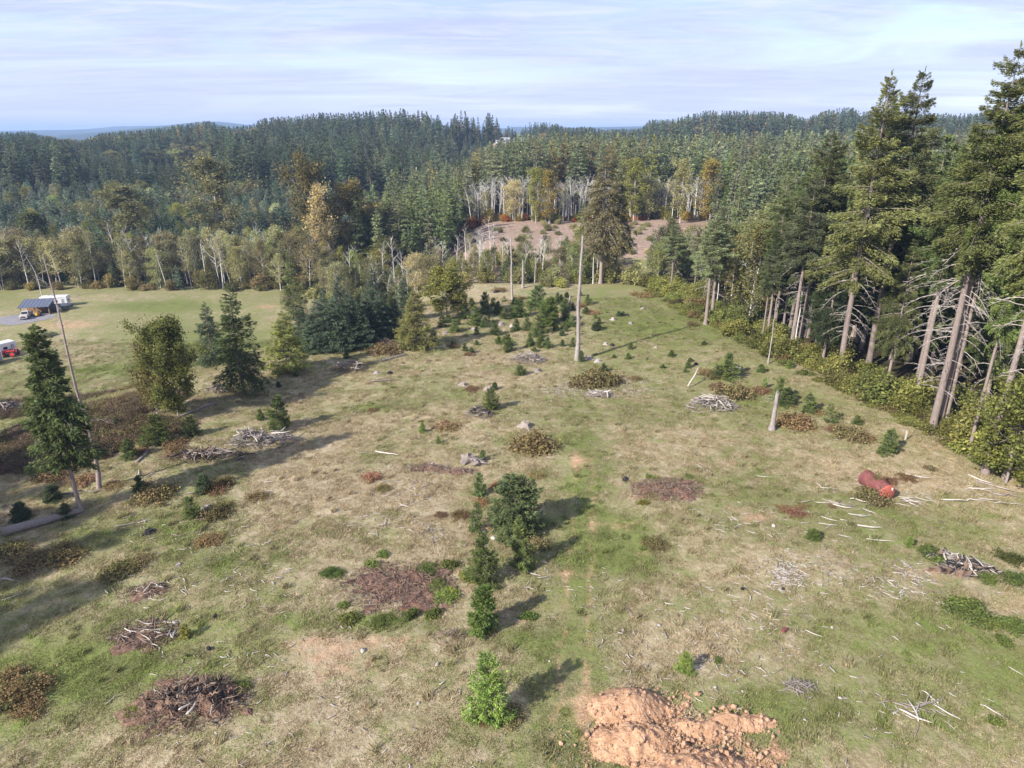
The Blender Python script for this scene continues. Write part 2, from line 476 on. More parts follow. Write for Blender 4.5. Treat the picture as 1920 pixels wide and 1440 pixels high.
# ------------------------------------------------------------------ plant generators (each returns meshes; plants share them)
def conifer(seed, H, zb, Rm, dz=.6, nb=6, k=9.0, slen=.55, swid=.36, droop=.30, ragged=.22, up=.75, wood=True, trunk_r=None,
            bare=.0, sparse_top=0.0, lean=(0, 0), sides=8, taper=.72, skirt=.16):
    """crown mesh (needle sprays on whorled boughs) and trunk mesh of a conifer H tall, crown from zb up, widest radius Rm"""
    rg = np.random.default_rng(seed)
    nz = max(4, int((H - zb) / dz))
    zc = np.linspace(zb, H * .985, nz) + rg.normal(0, dz * .22, nz)
    z0 = np.repeat(zc, nb) + rg.normal(0, dz * .22, nz * nb)
    t = np.clip((z0 - zb) / (H - zb), 0, 1)
    keep = rg.random(len(z0)) > bare + sparse_top * t
    z0, t = z0[keep], t[keep]
    n = len(z0)
    az = rg.random(n) * 2 * math.pi
    prof = (1 - t) ** taper * np.minimum(1, (.5 if skirt < .2 else .28) + (.5 if skirt < .2 else .72) * (t + .02) / skirt)
    # lopsided lobes so that the outline is uneven
    lob = 1 + ragged * (np.sin(az * 2 + z0 * .45 + seed) * .5 + fbm(az * 1.2 + seed, z0 * .35, 70 + seed % 9, 2) * 1.7)
    L = Rm * prof * lob * (1 + rg.normal(0, ragged * .6, n)) + .12 * min(1, Rm)
    L = np.clip(L, .1, Rm * 1.5)
    slope = -.18 + (up + .18) * t ** 1.2 + rg.normal(0, .09, n)
    trunkx = lambda z: lean[0] * (z / H) ** 1.4
    trunky = lambda z: lean[1] * (z / H) ** 1.4
    # sprays
    cnt = np.maximum(3, (L * k * rg.uniform(.8, 1.2, n)).astype(int))
    b = np.repeat(np.arange(n), cnt); m = len(b)
    s = rg.random(m) ** .62 * .94 + .08
    Lb = L[b]; side = rg.choice([-1, 1], m)
    w = .40 * Lb * np.clip(1.04 - s, 0, 1) ** .75 * np.minimum(1, s * 4) + .05
    lat = side * w * rg.random(m) ** .6
    rr = s * Lb
    zz = z0[b] + slope[b] * rr - droop * Lb * s ** 2 * (1 - .55 * t[b]) + .10 * Lb * s ** 4 - .22 * np.abs(lat) + rg.normal(0, .03 + .035 * Lb, m) - rg.exponential(.05 * np.minimum(Lb, 4) * (droop > .2), m)
    ca, sa = np.cos(az[b]), np.sin(az[b])
    P = np.stack([trunkx(z0[b]) + rr * ca - lat * sa, trunky(z0[b]) + rr * sa + lat * ca, zz], -1)
    phi = np.clip(np.abs(lat) / (w + 1e-6), 0, 1) * .9 + rg.normal(0, .25, m)
    ld = side * np.sin(phi); fd = np.cos(phi)
    D = np.stack([fd * ca - ld * sa, fd * sa + ld * ca, slope[b] * .5 - droop * s * .9 + rg.normal(0, .22, m)], -1)
    D /= np.linalg.norm(D, axis=1, keepdims=True)
    N = np.array([0, 0, 1.0]) + rg.normal(0, .42, (m, 3))
    W = np.cross(D, N); W /= np.linalg.norm(W, axis=1, keepdims=True) + 1e-9
    ln = slen * (.55 + .45 * np.minimum(1, Lb / (Rm * .5 + .01))) * rg.uniform(.6, 1.35, m)
    wd = ln * swid * rg.uniform(.7, 1.3, m)
    q0 = P - D * ln[:, None] * .35
    q2 = P + D * ln[:, None] * .65
    sag = np.array([0, 0, -1.0]) * (ln * .10)[:, None]
    q1 = P + W * wd[:, None] * .5 + sag; q3 = P - W * wd[:, None] * .5 + sag
    V = np.stack([q0, q1, q2, q3], 1).reshape(-1, 3)
    Q = np.arange(m * 4).reshape(m, 4)
    tone = np.clip(.5 + rg.normal(0, .2, m) + (rg.random(n)[b] - .5) * .35, 0, 1)
    # leader
    nl = 10
    zl = H * (1 - .035 * rg.random(nl)); al = rg.random(nl) * 6.28
    p0 = np.stack([trunkx(zl), trunky(zl), zl], -1)
    d = np.stack([np.cos(al) * .4, np.sin(al) * .4, np.full(nl, .9)], -1)
    l = slen * .9
    wv = np.cross(d, np.array([.3, .2, .1])); wv /= np.linalg.norm(wv, axis=1, keepdims=True)
    VL = np.stack([p0, p0 + d * l * .5 + wv * l * .18, p0 + d * l, p0 + d * l * .5 - wv * l * .18], 1).reshape(-1, 3)
    g = Geo()
    g.add(V, Q, mat=0, tone=tone)
    g.add(VL, np.arange(nl * 4).reshape(nl, 4), mat=0, tone=.6)
    if wood:
        ss = np.array([0, .3, .62, .95])
        rr = L[:, None] * ss
        zz = z0[:, None] + slope[:, None] * rr - droop * L[:, None] * ss ** 2 * (1 - .55 * t[:, None]) + .10 * L[:, None] * ss ** 4
        PW = np.stack([trunkx(z0)[:, None] + rr * np.cos(az)[:, None], trunky(z0)[:, None] + rr * np.sin(az)[:, None], zz], -1)
        RW = (L[:, None] * .011 + .008) * np.array([1, .8, .5, .15])
        VW, QW = tubes(PW, RW, 3)
        g.add(VW, QW, mat=1)
    crown = g.mesh('crown', [M['needle'], M['twig']])
    gt = Geo()
    tr = trunk_r or H * .0115 + .03
    kz = np.array([-.02, 0, .012, .05, .2, .4, .6, .8, .97]) * H
    rad = tr * np.array([1.5, 1.45, 1.2, 1.0, .9, .74, .54, .3, .05])
    TP = np.stack([trunkx(np.maximum(kz, 0)), trunky(np.maximum(kz, 0)), kz], -1)
    TP[2:, :2] += rg.normal(0, tr * .12, (7, 2))
    V, Q = tubes(TP[None], rad[None], sides)
    gt.add(V, Q)
    trunk = gt.mesh('trunk', [M['fir_bark']], smooth_mats=(0,))
    return dict(crown=crown, trunk=trunk, H=H, R=Rm)

def one_mesh(p, name):
    """trunk and crown of a far-off tree joined"""
    a, b = p['crown'], p['trunk']
    g = Geo()
    for me, off in ((a, 0), (b, len(a.materials))):
        V = np.empty(len(me.vertices) * 3); me.vertices.foreach_get('co', V); V = V.reshape(-1, 3)
        li = np.empty(len(me.loops), int); me.loops.foreach_get('vertex_index', li)
        nq = sum(1 for _ in ()) 
        tot = np.empty(len(me.polygons), int); me.polygons.foreach_get('loop_total', tot)
        mi = np.empty(len(me.polygons), int); me.polygons.foreach_get('material_index', mi)
        tn = np.empty(len(me.polygons)); me.attributes['tone'].data.foreach_get('value', tn)
        st = np.empty(len(me.polygons), int); me.polygons.foreach_get('loop_start', st)
        base = g.n; g.v.append(V); g.n += len(V)
        for kk, store in ((4, g.q), (3, g.t)):
            sel = tot == kk
            if sel.any():
                F = li[st[sel][:, None] + np.arange(kk)]
                store.append((F + base, mi[sel] + off, tn[sel]))
    return g.mesh(name, list(a.materials) + list(b.materials))

def limbs(rg, starts, dirs, lens, radii, k=5, wob=.1, rise_=.25):
    """curved limbs: n x k x 3 points"""
    n = len(starts)
    s = np.linspace(0, 1, k)
    d = dirs / (np.linalg.norm(dirs, axis=1, keepdims=True) + 1e-9)
    P = starts[:, None, :] + d[:, None, :] * lens[:, None, None] * s[None, :, None]
    P[..., 2] += rise_ * lens[:, None] * s[None, :] ** 2
    W = rg.normal(0, wob, (n, k, 3)) * lens[:, None, None] * s[None, :, None]
    P = P + W * .6
    Rr = radii[:, None] * np.linspace(1, .22, k)[None, :]
    return P, Rr
def leaves(rg, C, spread, n_each, size, flat=.5, wr=.7):
    m = len(C) * n_each
    P = np.repeat(C, n_each, 0) + rg.normal(0, 1, (m, 3)) * np.repeat(np.broadcast_to(spread, (len(C),)), n_each)[:, None] * np.array([1, 1, .75])
    D = rg.normal(0, 1, (m, 3)); D[:, 2] *= flat; D /= np.linalg.norm(D, axis=1, keepdims=True) + 1e-9
    N = np.array([0, 0, 1.0]) + rg.normal(0, .7, (m, 3))
    W = np.cross(D, N); W /= np.linalg.norm(W, axis=1, keepdims=True) + 1e-9
    ln = size * rg.uniform(.6, 1.4, m)[:, None]
    V = np.stack([P - D * ln * .5, P + W * ln * wr * .5, P + D * ln * .5, P - W * ln * wr * .5], 1).reshape(-1, 3)
    tone = np.clip(.5 + rg.normal(0, .2, m) + np.repeat(rg.normal(0, .16, len(C)), n_each), 0, 1)
    return V, np.arange(m * 4).reshape(m, 4), tone

def broadleaf(seed, H, crown_from, Rm, n1=12, n2=5, n3=4, leaf=.3, per=10, spread=.5, bark='grey_bark', leafmat='leaf', trunk_r=None,
              stems=1, ascend=.7, rough=.25, lean=0.0):
    """crown (limbs, twigs, leaves) and trunk of a broad-leaved tree"""
    rg = np.random.default_rng(seed)
    g, gt = Geo(), Geo()
    tr = trunk_r or H * .012 + .04
    tips = []
    for q in range(stems):
        a = rg.random() * 6.28
        off = np.array([math.cos(a), math.sin(a)]) * (.12 * Rm if stems > 1 else 0)
        ln = np.array([math.cos(a), math.sin(a)]) * ((.45 * Rm if stems > 1 else 0) + lean)
        kz = np.array([-.02, 0, .03, .2, .42, .66, .86, .98]) * H * (1 if q == 0 else rg.uniform(.75, .98))
        T = np.zeros((8, 3)); T[:, 2] = kz
        fr = np.clip(kz / H, 0, 1)
        T[:, :2] = off + ln * fr[:, None] ** 1.2 + rg.normal(0, .012 * H, (8, 2)) * fr[:, None]
        V, Q = tubes(T[None], (tr / math.sqrt(stems) * np.array([1.4, 1.3, 1.0, .85, .68, .45, .22, .05]))[None], 7)
        gt.add(V, Q)
        n = max(3, n1 // stems)
        z = np.linspace(crown_from * H, H * .95, n) + rg.normal(0, .02 * H, n)
        z = np.clip(z, .05 * H, .97 * H)
        st = np.stack([np.interp(z, kz, T[:, 0]), np.interp(z, kz, T[:, 1]), z], -1)
        az = np.arange(n) * 2.4 + rg.normal(0, .5, n)
        t = (z - crown_from * H) / (H * (1 - crown_from))
        prof = np.sin(np.clip(.22 + .76 * t, 0, 1) * math.pi) ** .7
        L = Rm * prof * (1 + rg.normal(0, rough, n)); L = np.clip(L, .12 * Rm, 1.5 * Rm)
        d = np.stack([np.cos(az), np.sin(az), ascend * (.5 + .8 * t)], -1)
        P1, R1 = limbs(rg, st, d, L, L * .022 + .012, 5, .09)
        V, Q = tubes(P1, R1, 4); g.add(V, Q, mat=1)
        # branches
        i = np.repeat(np.arange(n), n2)
        s = rg.uniform(.3, .95, len(i)); kk = np.clip((s * 4).astype(int), 0, 3); f = s * 4 - kk
        st2 = P1[i, kk] * (1 - f)[:, None] + P1[i, kk + 1] * f[:, None]
        d2 = d[i] + rg.normal(0, .75, (len(i), 3)); d2[:, 2] += .15
        L2 = L[i] * .5 * rg.uniform(.5, 1.2, len(i))
        P2, R2 = limbs(rg, st2, d2, L2, L2 * .02 + .008, 4, .1)
        V, Q = tubes(P2, R2, 3); g.add(V, Q, mat=1)
        j = np.repeat(np.arange(len(i)), n3)
        s = rg.uniform(.35, 1, len(j)); kk = np.clip((s * 3).astype(int), 0, 2); f = s * 3 - kk
        st3 = P2[j, kk] * (1 - f)[:, None] + P2[j, kk + 1] * f[:, None]
        d3 = d2[j] + rg.normal(0, .8, (len(j), 3))
        L3 = L2[j] * .5 * rg.uniform(.5, 1.3, len(j))
        P3, R3 = limbs(rg, st3, d3, L3, np.full(len(j), .012) * (1 + Rm * .06), 3, .1)
        V, Q = tubes(P3, R3, 3); g.add(V, Q, mat=1)
        tips.append(P3[:, 1]); tips.append(P3[:, 2])
        top = T[-1:] + rg.normal(0, .2, (6, 3)); tips.append(top)
    if per > 0:
        C = np.concatenate(tips)
        V, Q, tone = leaves(rg, C, spread, per, leaf)
        g.add(V, Q, mat=0, tone=tone)
    crown = g.mesh('crown', [M[leafmat], M[bark if per == 0 or bark == 'pale_bark' else 'twig']])
    trunk = gt.mesh('trunk', [M[bark]], smooth_mats=(0,))
    return dict(crown=crown, trunk=trunk, H=H, R=Rm)

def bush(seed, Rm, H, n=16, per=14, leaf=.16, mat='leaf', spread=.2, stem_show=1.0):
    """leaf mass and arching stems of a bush"""
    rg = np.random.default_rng(seed)
    gl, gs = Geo(), Geo()
    az = rg.random(n) * 6.28; rr = rg.random(n) ** .6
    d = np.stack([np.cos(az) * rr * Rm, np.sin(az) * rr * Rm, H * (1.02 - .62 * rr ** 1.6) * rg.uniform(.7, 1.1, n)], -1)
    ln = np.linalg.norm(d, axis=1)
    st = np.stack([np.cos(az) * rr * Rm * .25, np.sin(az) * rr * Rm * .25, np.full(n, -.05)], -1)
    P, Rr = limbs(rg, st, d, ln, np.full(n, .014 + .006 * H), 5, .08, -.12)
    V, Q = tubes(P, Rr, 3); gs.add(V, Q)
    m = n * 3
    i = np.repeat(np.arange(n), 3)
    s = rg.uniform(.3, .95, m); kk = np.clip((s * 4).astype(int), 0, 3)
    st2 = P[i, kk]; d2 = d[i] / ln[i][:, None] + rg.normal(0, .8, (m, 3)); L2 = ln[i] * .35 * rg.uniform(.5, 1.3, m)
    P2, R2 = limbs(rg, st2, d2, L2, np.full(m, .008 + .003 * H), 3, .1, 0)
    V, Q = tubes(P2, R2, 3); gs.add(V, Q)
    C = np.concatenate([P[:, 2], P[:, 3], P[:, 4], P2[:, 1], P2[:, 2]])
    C[:, 2] = np.maximum(C[:, 2], .06)
    V, Q, tone = leaves(rg, C, spread, per, leaf)
    V[:, 2] = np.maximum(V[:, 2], .01)
    gl.add(V, Q, mat=0, tone=tone)
    return dict(foliage=gl.mesh('foliage', [M[mat]]), stems=gs.mesh('stems', [M['twig']]), H=H, R=Rm)

def stick_mesh(seed, mat, bend=.12, fork=False, sides=5, thick=.03):
    """one piece of dead wood, a metre long, lying along x"""
    rg = np.random.default_rng(seed)
    k = 6
    P = np.zeros((k, 3)); P[:, 0] = np.linspace(-.5, .5, k)
    P[:, 1] = np.cumsum(rg.normal(0, bend * .45, k)); P[:, 1] -= P[:, 1].mean()
    P[:, 2] = np.abs(rg.normal(0, bend * .15, k)) + thick
    rad = thick * np.array([.55, 1.0, .95, .8, .6, .2]) * rg.uniform(.85, 1.15, k)
    P = np.concatenate([P[:1] - [[.004, 0, 0]], P]); rad = np.concatenate([[.001], rad])
    g = Geo()
    V, Q = tubes(P[None], rad[None], sides); g.add(V, Q)
    if fork:
        b = P[3]; d = np.array([.3, rg.choice([-1, 1]) * .22, .05])
        PF = np.array([b, b + d * .5, b + d]); V, Q = tubes(PF[None], np.array([[thick * .6, thick * .45, thick * .1]]), 4); g.add(V, Q)
    return g.mesh('stick', [M[mat]], smooth_mats=(0,))

def mound_mesh(seed, rx, ry, h, mat, lump=.25, lobes=None, nr=22, na=56, ragged=.30, sink=0.0):
    """a low heap with an uneven outline; its rim goes a little underground"""
    rg = np.random.default_rng(seed)
    a = np.arange(na) / na * 2 * math.pi
    r = np.linspace(0, 1, nr + 1)[1:]
    A, RR = np.meshgrid(a, r)
    out = 1 + ragged * fbm(np.cos(A) * 2.2 + seed * 3.1, np.sin(A) * 2.2 + seed, 90, 4, .7) * 2
    X = np.cos(A) * RR * rx * out; Y = np.sin(A) * RR * ry * out
    body = (1 - RR ** 1.3) ** 1.4
    if lobes is not None: body = lobes(X, Y, RR)
    Z = h * body + lump * h * fbm(X * 1.1 + seed, Y * 1.1, 91, 5, .62) * np.clip((1 - RR) * 5, 0, 1) * 1.6
    Z = Z - sink - .12 * (RR > .985)
    V = np.concatenate([[[0, 0, float(Z[0].mean())]], np.stack([X, Y, Z], -1).reshape(-1, 3)])
    idx = 1 + np.arange(nr * na).reshape(nr, na)
    Q = np.stack([idx[:-1], np.roll(idx[:-1], -1, 1), np.roll(idx[1:], -1, 1), idx[1:]], -1).reshape(-1, 4)[:, ::-1]
    T = np.stack([np.zeros(na, int), idx[0], np.roll(idx[0], -1)], -1)
    g = Geo(); g.add(V, Q, T)
    return g.mesh('mound', [M[mat]])
def clod_mesh(seed, mat):
    rg = np.random.default_rng(seed)
    ph = np.array([-.9, -.35, .35, .9]); n = 6
    V = []
    for p in ph:
        for q in range(n):
            a = q / n * 6.283 + rg.normal(0, .2); rr = math.cos(p) * rg.uniform(.38, .6)
            V.append((rr * math.cos(a), rr * math.sin(a), math.sin(p) * .42 * rg.uniform(.75, 1.1)))
    V += [(0, 0, -.42), (0, 0, .45)]
    Q, T = [], []
    for r_ in range(3):
        for q in range(n):
            Q.append((r_ * n + q, r_ * n + (q + 1) % n, (r_ + 1) * n + (q + 1) % n, (r_ + 1) * n + q))
    for q in range(n):
        T.append((24, (q + 1) % n, q)); T.append((25, 18 + q, 18 + (q + 1) % n))
    g = Geo(); g.add(V, Q, T)
    return g.mesh('clod', [M[mat]])

# ------------------------------------------------------------------ stuff: one object of many instances
def scatter(name, label, cat, meshes, pts, pick, rz, scl, tint=None, lush=None, tilt=None):
    """one 'stuff' object that stands the given meshes on the given points"""
    pts = np.asarray(pts, float)
    n = len(pts)
    if n == 0: return None
    me = bpy.data.meshes.new(name)
    me.vertices.add(n); me.vertices.foreach_set('co', pts.astype(np.float32).ravel())
    def at(nm, typ, arr, key='value'):
        a = me.attributes.new(nm, typ, 'POINT'); a.data.foreach_set(key, np.asarray(arr).ravel())
    at('pick', 'INT', np.asarray(pick, np.int32))
    rot = np.zeros((n, 3), np.float32); rot[:, 2] = rz
    if tilt is not None: rot[:, :2] = tilt
    at('rot', 'FLOAT_VECTOR', rot, 'vector')
    s = np.asarray(scl, np.float32)
    if s.ndim == 1: s = np.repeat(s[:, None], 3, 1)
    at('scl', 'FLOAT_VECTOR', s, 'vector')
    if tint is not None: at('tint', 'FLOAT_VECTOR', np.asarray(tint, np.float32), 'vector')
    if lush is not None: at('lush', 'FLOAT', np.asarray(lush, np.float32))
    store = bpy.data.collections.new(name + '_kinds')
    for i, m in enumerate(meshes):
        store.objects.link(bpy.data.objects.new('%s_kind_%02d' % (name, i), m))
    ng = bpy.data.node_groups.new(name + '_scatter', 'GeometryNodeTree')
    ng.interface.new_socket('Geometry', in_out='INPUT', socket_type='NodeSocketGeometry')
    ng.interface.new_socket('Geometry', in_out='OUTPUT', socket_type='NodeSocketGeometry')
    N, Lk = ng.nodes, ng.links
    gi = N.new('NodeGroupInput'); go = N.new('NodeGroupOutput')
    ci = N.new('GeometryNodeCollectionInfo'); ci.inputs['Collection'].default_value = store
    ci.inputs['Separate Children'].default_value = True; ci.inputs['Reset Children'].default_value = True
    ip = N.new('GeometryNodeInstanceOnPoints'); ip.inputs['Pick Instance'].default_value = True
    def na(nm, typ):
        a = N.new('GeometryNodeInputNamedAttribute'); a.data_type = typ; a.inputs['Name'].default_value = nm
        return a.outputs['Attribute']
    er = N.new('FunctionNodeEulerToRotation')
    Lk.new(na('rot', 'FLOAT_VECTOR'), er.inputs[0])
    Lk.new(gi.outputs[0], ip.inputs['Points']); Lk.new(ci.outputs[0], ip.inputs['Instance'])
    Lk.new(na('pick', 'INT'), ip.inputs['Instance Index']); Lk.new(er.outputs[0], ip.inputs['Rotation'])
    Lk.new(na('scl', 'FLOAT_VECTOR'), ip.inputs['Scale'])
    Lk.new(ip.outputs[0], go.inputs[0])
    o = link(name, me)
    md = o.modifiers.new('scatter', 'NODES'); md.node_group = ng
    return tag(o, label, cat, None, 'stuff')
# ------------------------------------------------------------------ where the field ends and the forest begins
def edge_x(y):
    return np.interp(y, [0, 30, 46, 65, 86, 104, 125, 148, 166, 200, 300], [72, 60, 56.5, 51.5, 46.5, 41, 36.5, 32, 27, 34, 90])
def wood_y(x):                     # where the wood begins behind the lower meadow
    return np.interp(x, [-62, -40, -38], [203, 166, 163])
HOUSE_AT = on_ground(285, 336)
RIDGE_AT = on_ground(945, 268)
def track_x(y):
    return np.interp(y, [20, 33.5, 54, 68.5, 90, 130], [2.6, 3.75, 6.4, 8.1, 10.5, 14])

def spot(x, y, cx, cy, rx, ry):
    return np.exp(-(((x - cx) / rx) ** 2 + ((y - cy) / ry) ** 2))
def px_spots(x, y, rows):
    """sum of soft spots given by sight (u, v), radius in metres across and along, amount"""
    s = np.zeros_like(np.asarray(x, float))
    for u, v, rx, ry, a in rows:
        cx, cy = on_ground(u, v)
        s = s + a * spot(x, y, cx, cy, rx, ry)
    return s
SOIL_SPOTS = [(1085, 862, 1.6, 2.6, .9), (1420, 968, 3.2, 2.0, .95), (1090, 1330, 1.0, 2.4, .8), (1165, 985, 3.2, 1.8, .62), (1215, 1040, 2.4, 1.6, .55),
              (720, 1095, 4.6, 3.2, .5), (1740, 1075, 3.0, 1.6, .8), (985, 1160, 1.6, .9, .75), (880, 1105, 1.3, .8, .6), (640, 1240, 3.8, 2.6, .62), (560, 1205, 3.0, 1.6, .6), (760, 1205, 3.6, 1.0, .65), (1060, 1075, 2.0, .9, .62),
              (780, 660, 3.2, 1.0, .7), (540, 695, 1.6, 1.0, .6), (1240, 915, 3.5, 1.8, .55), (820, 875, 4.0, 1.4, .6), (285, 1180, 2.6, 1.6, .55), (285, 1105, 1.6, 1.0, .5),
              (500, 575, 5, 4, .9), (430, 640, 8, .8, .55), (130, 610, 10, 5, .9), (20, 600, 12, 4, .8), (1120, 535, 5, 2, .6), (40, 660, 9, 2.5, .8), (250, 640, 12, 1.0, .6)]
LUSH_SPOTS = [(1160, 1000, 3.5, 4.0, .75), (1330, 760, 16, 10, .28), (1240, 600, 12, 22, .42), (1700, 960, 10, 5, .3), (1560, 1330, 7, 3, .45), (1850, 1240, 5, 6, .5), (300, 575, 14, 6, .9), (400, 640, 22, 14, .35), (250, 690, 12, 2.5, .9),
              (700, 765, 7, 2.5, .5), (1000, 1200, 2.5, 1.5, .45), (300, 1230, 9, 5, .38), (120, 1250, 6, 3, .4), (700, 1165, 5, 1.2, .6), (1180, 1040, 2, 3, .6), (280, 1000, 9, 3.0, .35), (430, 1050, 5, 2.0, .45),
              (1330, 1130, 3, 2.5, .25), (1040, 830, 8, 2, .35), (860, 740, 6, 3, .3), (960, 690, 5, 2, .35), (1560, 1180, 5, 3, .2), (1420, 1330, 3, 2, .4), (590, 910, 6, 2.5, -.25), (700, 930, 6, 3, -.35), (560, 900, 6, 4, -.3), (980, 870, 5, 2, -.2), (1250, 820, 12, 4, -.25), (1700, 905, 4, 2, -.3), (1500, 1060, 4, 2.5, -.2), (1350, 1200, 6, 3, -.25)]
BRUSH_SPOTS = [(40, 760, 10, 6, 1.2), (180, 770, 12, 6, 1.2), (120, 820, 10, 4, 1.0), (60, 860, 9, 3.5, .85), (230, 730, 8, 3, .8), (330, 800, 6, 2.5, .4), (130, 900, 6, 2, .4), (1010, 830, 2.2, 1.4, .6), (60, 1030, 5, 2, .45)]

xs = np.concatenate([-np.geomspace(9000, 480, 34), np.linspace(-450, -135, 40), np.linspace(-130, -66, 60), np.arange(-65, 62, .62), np.linspace(63, 110, 32), np.linspace(114, 450, 40), np.geomspace(480, 9000, 34)])
ys = np.concatenate([-np.geomspace(3000, 60, 10), np.arange(-45, 20, 6), np.arange(20, 100, .62), np.linspace(100.6, 170, 84), np.linspace(172, 320, 60), np.linspace(326, 1100, 90), np.geomspace(1130, 12000, 60)])
GX, GY = np.meshgrid(xs, ys)
GZ = ground_z(GX, GY)
def landmask(x, y):
    e = edge_x(y)
    wob = 2.5 * fbm(x * .08, y * .08, 60, 3)
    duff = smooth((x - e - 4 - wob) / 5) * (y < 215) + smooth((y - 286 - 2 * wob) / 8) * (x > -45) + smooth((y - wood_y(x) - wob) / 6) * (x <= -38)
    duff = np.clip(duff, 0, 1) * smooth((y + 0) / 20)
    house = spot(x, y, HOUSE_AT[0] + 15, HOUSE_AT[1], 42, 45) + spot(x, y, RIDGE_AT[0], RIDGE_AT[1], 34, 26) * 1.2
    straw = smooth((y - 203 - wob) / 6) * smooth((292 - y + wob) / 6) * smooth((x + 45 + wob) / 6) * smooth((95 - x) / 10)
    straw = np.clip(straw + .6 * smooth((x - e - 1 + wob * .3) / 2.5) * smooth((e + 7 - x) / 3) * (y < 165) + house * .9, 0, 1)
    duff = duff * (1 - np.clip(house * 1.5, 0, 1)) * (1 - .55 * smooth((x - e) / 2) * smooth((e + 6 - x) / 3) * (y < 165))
    mid = smooth((y - 164 - wob) / 5) * smooth((208 - y) / 6) * smooth((x + 60) / 8) * smooth((e + 4 - x) / 4)
    brush = np.clip(px_spots(x, y, BRUSH_SPOTS) + .75 * mid + .8 * spot(x, y, -31, 122, 9, 9), 0, 1)
    soil = .85 * px_spots(x, y, SOIL_SPOTS)
    tx = track_x(y)
    rut = np.exp(-((np.abs(x - tx) - .95) / .42) ** 2) * smooth((y - 22) / 4) * smooth((75 - y) / 12)
    soil = np.clip(soil + .6 * rut, 0, 1)
    lush = .5 + .75 * px_spots(x, y, LUSH_SPOTS) + .34 * np.exp(-((x - tx) / 3.0) ** 2) * smooth((100 - y) / 30) + .12 * smooth((-x - 45) / 20) * smooth((y - 90) / 10) + .16 * smooth((y - 85) / 40) * smooth((x - 12) / 8)
    lush = lush - .10 * smooth((-x) / 6) * smooth((30 + x) / 8) * smooth((95 - y) / 20) + .12 * smooth((-x - 12) / 10) * smooth((52 - y) / 10)
    far = smooth((np.hypot(x, y) - 1000) / 400)
    return dict(duff=duff, straw=straw, brush=brush, soil=soil, lush=np.clip(lush, 0, 1.4), far=far)
MASK = landmask(GX, GY)
g = Geo()
ny, nx = GX.shape
gi_ = np.arange(nx * ny).reshape(ny, nx)
g.add(np.stack([GX, GY, GZ], -1), np.stack([gi_[:-1, :-1], gi_[:-1, 1:], gi_[1:, 1:], gi_[1:, :-1]], -1).reshape(-1, 4))
gm = g.mesh('ground', [M['ground']], smooth_mats=(0,))
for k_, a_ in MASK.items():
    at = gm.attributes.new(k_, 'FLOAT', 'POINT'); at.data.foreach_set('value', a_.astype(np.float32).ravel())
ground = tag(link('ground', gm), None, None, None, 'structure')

# haze: a closed box round the camera and everything built; the sky stays outside
hz = NT('haze_air')
vol = hz.n.new('ShaderNodeVolumePrincipled')
vol.inputs['Color'].default_value = (.46, .65, 1.0, 1)
vol.inputs['Density'].default_value = 0.00015
vol.inputs['Anisotropy'].default_value = 0.0
hz.l.new(vol.outputs[0], hz.out.inputs['Volume'])
g = Geo(); box(g, -9600, 9600, -3300, 12600, float(GZ.min()) - 3, float(max(GZ.max() + 8, 100.0)))
haze = tag(link('haze', g.mesh('haze', [hz.m])), 'thin pale blue haze over the far hills', 'haze', None, 'stuff')
# ------------------------------------------------------------------ the kinds of plant
HERO = [conifer(11, 38, 13.5, 7.2, dz=.95, nb=8, k=58, slen=.50, swid=.30, droop=.30, ragged=.34, up=.55, bare=.08, sparse_top=.12, skirt=.34),
        conifer(12, 40, 20.0, 6.6, dz=.66, nb=7, k=58, slen=.46, swid=.28, droop=.34, ragged=.36, up=.6, bare=.10, skirt=.34),
        conifer(13, 36, 19.0, 5.4, dz=.6, nb=7, k=54, slen=.46, swid=.28, droop=.30, ragged=.36, up=.65, bare=.12, skirt=.34),
        conifer(14, 34, 9.0, 6.0, dz=.68, nb=7, k=46, slen=.48, swid=.28, droop=.42, ragged=.28, up=.5, bare=.05),
        conifer(15, 30, 14.0, 4.4, dz=.56, nb=7, k=50, slen=.44, swid=.28, droop=.30, ragged=.4, up=.7, bare=.15, skirt=.34)]
SPRUCE = [conifer(21, 30, 9.0, 5.2, dz=.7, nb=7, k=18, slen=.60, swid=.30, droop=.72, ragged=.22, up=.35),
          conifer(22, 20, 4.0, 3.6, dz=.6, nb=6, k=18, slen=.5, swid=.32, droop=.45, ragged=.3, up=.5)]
FIELD = [conifer(31, 17, 5.4, 2.3, dz=.30, nb=8, k=34, slen=.42, swid=.36, droop=.38, ragged=.36, up=.55, bare=.04, taper=.5),   # tall spruce with bare foot
         conifer(32, 13, 1.8, 3.3, dz=.38, nb=8, k=34, slen=.36, swid=.32, droop=.36, ragged=.32, up=.6, taper=.95),
         conifer(33, 9, .8, 2.5, dz=.26, nb=8, k=36, slen=.28, swid=.34, droop=.28, ragged=.26, up=.7),
         conifer(34, 9, .5, 2.2, dz=.26, nb=8, k=36, slen=.28, swid=.34, droop=.22, ragged=.28, up=.8, taper=.9)]
